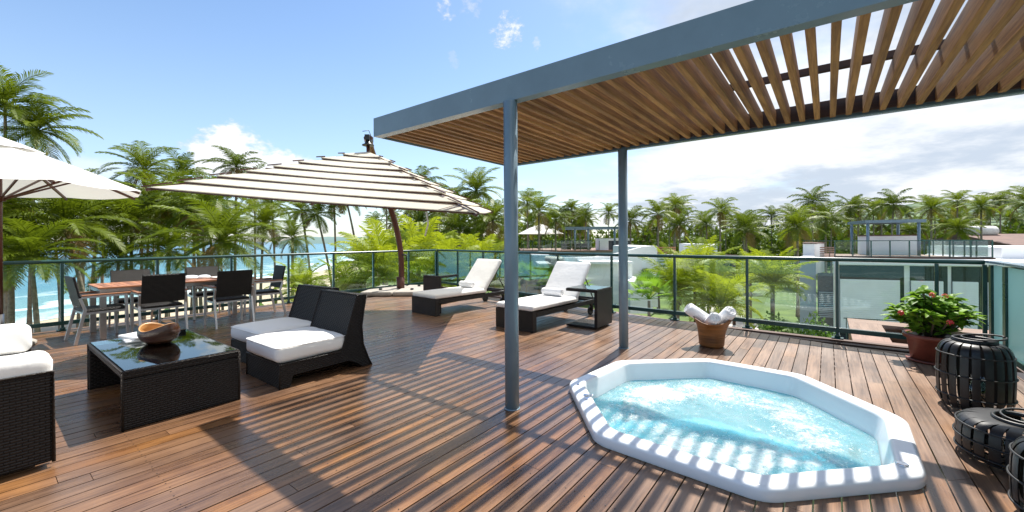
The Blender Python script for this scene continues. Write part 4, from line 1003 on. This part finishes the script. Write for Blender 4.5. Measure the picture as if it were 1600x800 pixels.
# ---------------------------------------------------------------- sun loungers, side tables
def lounger(e,u,label,rz=0):
    o=DK('sun_lounger',label,'sun lounger',e,u,rz,0,'wicker sun loungers by the back railing'); w2=.37   # y: 0 foot end -> 2.05
    m=MB(); m.box((0,.05,.155),(2*w2,.10,.31),off=(0,0)); m.box((0,.14,.16),(2*w2-.14,.10,.27),off=(0,0)); m.build('foot_panel','wicker_brown',o,.008)
    m=MB()
    for s_ in (-1,1): m.box((s_*(w2-.03),1.06,.255),(.06,1.92,.075),off=(0,0))
    m.box((0,2.03,.255),(2*w2-.12,.06,.075),off=(0,0)); m.build('side_rail','wicker_brown',o,.006)
    MB().box((0,.70,.287),(2*w2-.13,1.2,.02),off=(0,0)).build('seat_base','wicker_brown',o)
    for s_ in (-1,1):
        m=MB(); m.beam((s_*(w2-.06),1.80,.24),(s_*(w2-.06),1.86,.08),.03,.05); lg=m.build('rear_leg','wicker_brown',o)
        m=MB(); m.tube([(s_*(w2-.10)-.018,1.86,.075),(s_*(w2-.10)+.018,1.86,.075)],.075,20); m.build('wheel','black_plastic',o)
    # backrest hinged at y=1.30 rising to the rear
    a=R(50); L=.75; by,bz=1.30,.31
    rot=Matrix.Rotation(a,3,'X'); c=Vector((0,by,bz))+rot@Vector((0,L/2,0))
    m=MB(); m.box(c,(2*w2-.12,L,.03),rot,off=(0,0)); bk=m.build('backrest','wicker_brown',o,.005)
    m=MB()
    for s_ in (-1,1):
        top=Vector((s_*(w2-.07),by,bz))+rot@Vector((0,.5,-.03)); m.tube([top,(s_*(w2-.07),1.92,.27)],.010,6)
    m.tube([(-(w2-.07),1.92,.27),(w2-.07,1.92,.27)],.010,6); m.build('support_strut','black_iron',o)
    c_=weld(cushion(2*w2-.01,1.31,.085,.035,.010,3,e,(0,.655,.350),.004,20).build('seat_cushion','white_fabric',o)); piping(2*w2-.01,1.31,.36,.004,(0,.655,0)).build('piping','white_fabric',c_)
    q=cushion(2*w2-.01,.77,.085,.035,.010,3,e+3,(0,0,0),.004,20).build('back_cushion','white_fabric',o); weld(q)
    q.matrix_local=Matrix.Translation(Vector((0,by-.02,bz))+rot@Vector((0,L/2+.02,.062)))@rot.to_4x4()
    return o
lounger(-5.97,5.08,'sun lounger nearer the parasol mast with white cushions',R(-5)); lounger(-3.82,5.02,'sun lounger between the two pergola columns with white cushions',R(-3))
def towel_roll(name,e,u,z,L,r,rz,tilt,label,group,pitch=0):
    m=MB(); pts=[];N=60
    # spiral cross section, swept
    sec=[]
    for i in range(N): a=i/N*2*math.pi*3.2; rr=r*(.18+.82*i/(N-1)); sec.append((math.cos(a)*rr,math.sin(a)*rr))
    body=MB(); prof=[(.001,-L/2+.006),(r*.25,-L/2+.001),(r*.45,-L/2+.005),(r*.62,-L/2),(r*.85,-L/2+.004),(r,-L/2+.02),(r*1.02,-L/4),(r*.99,0),(r*1.02,L/4),(r,L/2-.02),(r*.85,L/2-.004),(r*.62,L/2),(r*.45,L/2-.005),(r*.25,L/2-.001),(.001,L/2-.006)]
    body.lathe(prof,28,fn=lambda p,a:p*(1+.05*noise.noise(Vector((math.cos(a)*1.5,math.sin(a)*1.5,p.z*9+z*40+e)))))
    o=body.build(name,'towel'); tag(o,label,'towel',group)
    m=MB(); q=[(math.cos(t_)*r*k_,math.sin(t_)*r*k_,L/2+.001) for t_,k_ in ((i*.35,.15+.8*i/50) for i in range(51))]; m.tube(q,.0032,5); q2=[(a,b,-c) for a,b,c in q]; m.tube(q2,.0032,5)
    m.tube([(r*1.0,.0,-L/2+.01),(r*1.03,.01,0),(r*1.0,0,L/2-.01)],.006,6); m.build('rolled_edge','towel',o)
    o.matrix_world=Matrix.Translation(D(e,u,z))@Matrix.Rotation(A0+rz,4,'Z')@Matrix.Rotation(tilt,4,'Y')@Matrix.Rotation(pitch,4,'Z')
    return o
towel_roll('rolled_towel',-5.90,6.18,.468,.38,.062,R(-5),R(90),'rolled white towel on the lounger nearer the parasol mast',None)
towel_roll('rolled_towel',-3.80,6.12,.468,.40,.064,R(-3),R(90),'rolled white towel on the lounger between the columns',None)
def ctable(e,u,rz,label):
    o=DK('side_table',label,'side table',e,u,rz,0,'C shaped wicker side tables'); s_=.27  # panel at +x
    m=MB(); m.box((.245,0,.295),(.05,2*s_,.53),off=(0,0)); m.build('side_panel','wicker_brown',o,.006)
    MB().box((0,0,.5825),(.54,2*s_,.045),off=(0,0)).build('top','wicker_brown',o,.006)
    MB().box((0,0,.6085),(.51,2*s_-.03,.006)).build('glass_top','table_glass',o,.002)
    MB().box((-.025,0,.025),(.49,2*s_-.01,.03),off=(0,0)).build('base_plate','wicker_brown',o,.006)
ctable(-3.03,5.98,0,'C shaped wicker side table right of the lounger between the columns'); ctable(-6.86,6.34,R(-90),'C shaped wicker side table left of the lounger nearer the mast')

# ---------------------------------------------------------------- striped cantilever parasol
cu=thing('cantilever_parasol',(-2.95,10.9,0),0,'big tiered cream striped cantilever parasol on curved dark mast','parasol')
C=Vector((-2.5,7.2,0)); RW=2.04; H=.93; ZC=2.04
def tz(x,y,z): return Vector((x-cu.location.x,y-cu.location.y,z-.083*(x-C.x)+.072*(y-C.y)))
def ringpt(a,z,i): s_=((-1,-1),(1,-1),(1,1),(-1,1))[i]; return tz(C.x+s_[0]*a,C.y+s_[1]*a,z)
NTi=8; pitch=RW/NTi*.965
for k in range(NTi):
    ao=RW-k*pitch; ai=max(.0,ao-pitch-.045); zo=ZC+H*(1-ao/RW); zi=zo+.084
    if k==NTi-1: ai=.03; zi=zo+.09
    m=MB()
    for i in range(4):
        j=(i+1)%4; A=ringpt(ao,zo,i);B=ringpt(ao,zo,j);Cc=ringpt(ai,zi,j);Dd=ringpt(ai,zi,i); N=10
        for q in range(N):
            f0=q/N;f1=(q+1)/N; sag=lambda f:Vector((0,0,-.018*math.sin(math.pi*f)))
            m.quad(A.lerp(B,f0)+sag(f0),A.lerp(B,f1)+sag(f1),Dd.lerp(Cc,f1),Dd.lerp(Cc,f0),.5,True)
            # narrow valance
            m.quad(A.lerp(B,f0)+sag(f0)-Vector((0,0,.010)),A.lerp(B,f1)+sag(f1)-Vector((0,0,.010)),A.lerp(B,f1)+sag(f1),A.lerp(B,f0)+sag(f0),.5,True)
    ct_=m.build('canopy_tier','parasol_cream',cu,fixn=False)
    q_=[ringpt(ao-.012,zo-.022,i) for i in (0,1,2,3,0)]; m=MB()
    for a_1,b_1 in zip(q_,q_[1:]): m.tube([a_1,(a_1+b_1)/2-Vector((0,0,.018)),b_1],.011,6)
    m.build('tier_rod','mahogany',ct_)
apex=tz(C.x,C.y,ZC+H+.07)
for i in range(4):
    m=MB(); e_=ringpt(RW+.02,ZC-.04,i); m.beam(apex-Vector((0,0,.20)),e_,.028,.034); 
    for k in range(NTi): ao=RW-k*pitch; zo=ZC+H*(1-ao/RW); p=ringpt(ao,zo-.004,i); p2=ringpt(ao+.05,zo-.004,i); m.beam(p+(apex-p)*.08,p2,.022,.016)
    m.build('rib','mahogany',cu)
for i in range(4):
    j=(i+1)%4; mid=(ringpt(RW,ZC-.06,i)+ringpt(RW,ZC-.06,j))/2; m=MB(); m.beam(apex-Vector((0,0,.24)),mid,.026,.032); m.build('rib','mahogany',cu)
hub=tz(C.x,C.y,ZC+.42); m=MB()
for i in range(4):
    m.beam(hub,ringpt(RW*.55,ZC+H*.42,i),.02,.026); mid=(ringpt(RW*.5,ZC+H*.45,i)+ringpt(RW*.5,ZC+H*.45,(i+1)%4))/2; m.beam(hub,mid,.02,.026)
m.build('strut','mahogany',cu)
MB().tube([apex-Vector((0,0,.62)),apex+Vector((0,0,.02))],.03,10).build('hub_pole','mahogany',cu)
MB().lathe([(.10,0),(.10,.015),(.05,.04),(.04,.09),(.001,.10)],20,tuple(apex-Vector((0,0,.01)))).build('top_cap','black_iron',cu)
top=apex+Vector((0,0,.13)); L0=cu.location
arc=[Vector((0,0,0)),Vector((.03,-.02,.5)),Vector((.02,-.06,1.1)),Vector((-.06,-.16,1.7)),Vector((-.16,-.42,2.3)),Vector((-.16,-.95,2.85)),Vector((-.05,-1.8,3.12)),Vector((.15,-2.7,3.2)),top]
m=MB()
def catm(P_,n=6):
    out=[]
    for i in range(len(P_)-1):
        p0=P_[max(0,i-1)];p1=P_[i];p2=P_[i+1];p3=P_[min(len(P_)-1,i+2)]
        for k in range(n): t_=k/n; out.append(.5*((2*p1)+(p2-p0)*t_+(2*p0-5*p1+4*p2-p3)*t_*t_+(3*p1-p0-3*p2+p3)*t_**3))
    out.append(P_[-1]); return out
arcp=catm(arc); m.tube(arcp,[.075]*len(arcp),8,True,.5,.6); m.build('mast','mahogany',cu)
m=MB(); m.tube([top+Vector((0,0,.03)),apex],.035,8); m.box(top+Vector((0,.05,.0)),(.08,.22,.09)); m.tube([top+Vector((.0,.15,.07)),top+Vector((.02,-.02,.12)),top+Vector((-.05,-.12,.08))],.006,5); m.build('arm_bracket','black_iron',cu)
m=MB(); m.tube([(.0,0,.0),(.0,0,.42)],.105,8,True,.5,.75); m.build('mast_sleeve','mahogany',cu)
cr_=MB(); cr_.tube([(.08,-.12,1.0),(.2,-.14,1.0)],.02,8); cr_.tube([(.2,-.14,1.0),(.2,-.14,.86)],.012,6); cr_.build('crank','black_iron',cu)
tie=ringpt(RW-.01,ZC-.05,1); m=MB(); m.tube([tie+Vector((-.6,0,.05)),tie+Vector((-.58,0,-.1)),tie+Vector((-.62,0,-.25))],.012,5,True,.5,.3); m.build('tie_strap','parasol_cream',cu)
for i in range(4):
    s_=((-1,-1),(1,-1),(1,1),(-1,1))[i]; m=MB(); m.box((s_[0]*.40,s_[1]*.40,.065),(.78,.78,.11),off=(0,0)); sb=m.build('base_slab','stone',cu,.04)
    MB().box((s_[0]*.40,s_[1]*.40,.140),(.07,.07,.04)).build('slab_grip','black_plastic',sb,.004)

# plain white parasol on the left
wp=thing('white_parasol',(-6.72,5.40,0),0,'plain white parasol at the left edge of the terrace','parasol')
m=MB(); n8=8; rim=[];
def wr(a,r,z): return Vector((math.cos(a)*r,math.sin(a)*r,z))
a0=R(22.5)
for i in range(8):
    A=a0+i*R(45);B=A+R(45)
    for k in range(6):
        f0=k/6;f1=(k+1)/6; ra,za=1.48*(1-f0)+.32*f0,2.11+.50*f0; rb,zb=1.48*(1-f1)+.32*f1,2.11+.50*f1
        for q in range(4):
            g0,g1=q/4,(q+1)/4; P00=wr(A,ra,za).lerp(wr(B,ra,za),g0);P01=wr(A,ra,za).lerp(wr(B,ra,za),g1);P10=wr(A,rb,zb).lerp(wr(B,rb,zb),g0);P11=wr(A,rb,zb).lerp(wr(B,rb,zb),g1)
            sg=lambda g,f:Vector((0,0,-.035*math.sin(math.pi*g)*(1-f)))
            m.quad(P00+sg(g0,f0),P01+sg(g1,f0),P11+sg(g1,f1),P10+sg(g0,f1),.5,True)
m.build('canopy','parasol_white',wp,fixn=False)
m=MB(); m.lathe([(.42,2.60),(.20,2.70),(.02,2.77)],8,cap0=False); m.build('vent_cap','parasol_white',wp,fixn=False)
for i in range(8):
    m=MB(); a=a0+i*R(45); m.beam(wr(a,.05,2.70),wr(a,1.46,2.075),.022,.034); rb=m.build('rib','mahogany',wp)
    m=MB(); m.beam(wr(a,.06,1.95),wr(a,.85,2.32),.018,.024); m.build('strut','mahogany',rb)
MB().tube([(0,0,.42),(0,0,2.75)],.038,14).build('pole','mahogany',wp); MB().tube([(0,0,.04),(0,0,.44)],.048,14).build('pole_sleeve','brushed',wp)
MB().lathe([(.33,0),(.33,.04),(.30,.06),(.07,.075),(.06,.14)],28).build('base','stone',wp)
MB().lathe([(.07,1.92),(.07,1.99)],14).build('slider','mahogany',wp)

# ---------------------------------------------------------------- bucket with towels, pot plant, lanterns
bk=DK('wooden_bucket','rough turned wooden bucket holding rolled towels behind the hot tub','bucket',-1.18,5.72)
def bf(p,a):
    k=p.z/.33; r_=1+.05*noise.noise(Vector((math.cos(a)*1.6,math.sin(a)*1.6,k*1.5)))+(.10*max(0,k-.5)*math.sin(3*a+.5)+.05*max(0,k-.6)*math.sin(7*a)); return Vector((p.x*r_,p.y*r_,p.z+max(0,k-.8)*.12*math.sin(2*a+1)))
MB().lathe([(.10,0),(.135,.004),(.148,.03),(.152,.10),(.160,.18),(.180,.26),(.215,.32),(.235,.345),(.222,.348),(.195,.31),(.165,.24),(.145,.12),(.13,.04),(.001,.035)],56,fn=bf).build('staves','bucket_wood',bk)
towel_roll('rolled_towel',-1.34,5.72,.385,.33,.073,R(35),R(-56),'rolled white towel leaning left in the wooden bucket','towels in the wooden bucket')
towel_roll('rolled_towel',-1.16,5.64,.335,.31,.070,R(-60),R(62),'middle rolled towel lying lowest in the wooden bucket','towels in the wooden bucket')
towel_roll('rolled_towel',-1.04,5.76,.375,.32,.074,R(-40),R(50),'rolled white towel with spiral end facing out on the right of the bucket','towels in the wooden bucket')
pp=DK('potted_plant','leafy plant with red flowers in a round terracotta pot','potted plant',.90,6.42)
pp.scale=(.88,.88,.88)
MB().lathe([(.17,.03),(.19,.035),(.225,.28),(.235,.285),(.262,.30),(.265,.345),(.250,.35),(.235,.33),(.001,.325)],40).build('pot','terracotta',pp)
MB().lathe([(.20,0),(.225,.006),(.235,.035),(.215,.03),(.001,.02)],40).build('saucer','terracotta',pp)
random.seed(31); st=MB(); lf=MB(); fl_=[]
def bigleaf(m,p,d,L,wd,ti):
    d=d.normalized(); s_=d.cross(Vector((0,0,1)))
    if s_.length<.1: s_=Vector((1,0,0))
    s_.normalize(); s_=(s_+Vector((random.gauss(0,.35),random.gauss(0,.35),random.gauss(0,.35)))).normalized(); up=s_.cross(d).normalized()
    if up.z<0: up=-up
    N=5; prev=None; b=len(m.v)
    for i in range(N+1):
        k=i/N; wk=wd*math.sin(math.pi*(.06+.90*k)**.8)*.5; c=p+d*L*k-Vector((0,0,1))*L*.22*k*k
        m.v+=[c-s_*wk+up*wk*.35,c,c+s_*wk+up*wk*.35]
    for i in range(N):
        for q in (0,1): a=b+i*3+q; m.face((a,a+1,a+4,a+3),[(0,0)]*4,ti,True)
for i in range(46):
    a=random.uniform(0,6.28); sp=random.uniform(.1,1)**.7; hh=.04+(.60-.33*sp)*random.uniform(.45,1.05); tip=Vector((math.cos(a)*sp*.37,math.sin(a)*sp*.37,.34+hh)); base=Vector((math.cos(a)*.10*sp,math.sin(a)*.10*sp,.32))
    mid=base.lerp(tip,.5)+Vector((random.gauss(0,.02),random.gauss(0,.02),.05)); st.tube([base,mid,tip],[.013,.010,.007],6)
    for (q,nn) in ((base.lerp(tip,.28),4),(mid,6),(mid.lerp(tip,.5),7),(tip,11)):
        for j in range(nn):
            b=random.uniform(0,6.28); d=Vector((math.cos(b),math.sin(b),random.uniform(-.2,.8))); bigleaf(lf,q+Vector((0,0,random.uniform(-.03,.03))),d,random.uniform(.09,.15),random.uniform(.052,.078),random.random())
    fl_.append(tip)
st.build('stem','branch',pp); lf.build('foliage','pot_leaf',pp,fixn=False)
for (x,y,z,mt) in ((-.30,-.26,.62,'petal'),(-.02,-.24,.86,'petal_orange'),(.09,-.22,.85,'petal_orange'),(.11,-.36,.56,'petal')):
    m=MB()
    for j in range(26):
        d=Vector((random.gauss(0,1),random.gauss(0,1),random.gauss(0,1)+.5)).normalized(); p=Vector((x,y,z))+d*.028; s_=d.orthogonal().normalized()*.012; q=d.cross(s_); k=len(m.v); m.v+=[p-s_,p-q+d*.004,p+s_,p+q+d*.004]; m.face((k,k+1,k+2,k+3),[(0,0)]*4,.5)
    m.build('flower_cluster',mt,pp,fixn=False)
def lantern(e,u,rad,h,label,ns=20,rz=0,top=.55,hand=1.):
    o=DK('slatted_lantern',label,'lantern',e,u,rz,0,'black slatted lanterns by the frosted screen'); rt=rad*top
    pr=[(rad*.80,.012),(rad*.90,.03),(rad*.97,h*.15),(rad,h*.4),(rad*.99,h*.68),(rad*.95,h*.82),(rad*.84,h*.91),(rad*.68,h*.945),(rt,h*.955)]
    pr=[(p.x,p.y) for p in catm([Vector((a,b,0)) for a,b in pr],3)]
    m=MB(); bw_=rad*.205
    for i in range(ns):
        a=2*math.pi*i/ns+random.uniform(-.02,.02); tg=Vector((-math.sin(a),math.cos(a),0)); od=Vector((math.cos(a),math.sin(a),0)); wj=bw_*random.uniform(.9,1.1)
        for side in (0,1):
            b=len(m.v)
            for (r_,z) in pr:
                c=od*(r_-side*.004)+Vector((0,0,z-side*.002)); wk=wj*.5*(1 if r_>rad*.8 or z<h*.5 else .85); m.v+=[c-tg*wk-od*.003,c,c+tg*wk-od*.003]
            for k in range(len(pr)-1):
                for q in (0,1): x=b+k*3+q; m.face((x,x+1,x+4,x+3),[(0,0)]*4,.5,True)
    m.build('slats','black_iron',o,fixn=False)
    def hoop(mm,r_,z,t_,n=48): mm.tube([(math.cos(2*math.pi*i/n)*r_,math.sin(2*math.pi*i/n)*r_,z) for i in range(n+1)],t_,6,False)
    m=MB()
    for z,r_ in ((.015,rad*.80),(h*.2,rad*.985),(h*.5,rad*1.002),(h*.78,rad*.965)): hoop(m,r_+.004,z,.0055)
    for i in range(4): a=i*R(45); m.tube([(math.cos(a)*rad*.8,math.sin(a)*rad*.8,.014),(-math.cos(a)*rad*.8,-math.sin(a)*rad*.8,.014)],.005,5)
    m.build('hoop','black_iron',o)
    m=MB(); hoop(m,rt,h*.965,.012); hoop(m,rt,h*.985,.010); m.build('top_ring','black_iron',o)
    m=MB(); n=24; pts=[(rt*1.02+.03+(-rt*1.15)*(1-math.cos(math.pi*i/n)) ,math.sin(math.pi*i/n)*rt*1.05*(1 if 1 else 0),h*1.0+.012+.05*math.sin(math.pi*i/n)) for i in range(n+1)]
    pts=[(math.cos(math.pi*2*i/n)*rt*1.0+rt*.45,math.sin(math.pi*2*i/n)*rt*1.02,h*1.0+.012+.012*math.cos(math.pi*2*i/n)) for i in range(n)]
    m.tube(pts,.007,6); m.build('handle','black_iron',o)
    m=MB(); m.lathe([(rad*.28,.02),(rad*.28,h*.45),(rad*.26,h*.45),(rad*.26,.03),(.001,.028)],20); m.build('glass_cup','table_glass',o)
lantern(.93,4.88,.218,.56,'tall black slatted lantern nearest the potted plant',20,R(10)); lantern(.93,3.84,.285,.27,'squat black slatted lantern in the middle of the three',24,R(40),.42); lantern(.95,3.10,.24,.41,'black slatted lantern cut by the right edge, nearest the camera',20,R(80),.5)
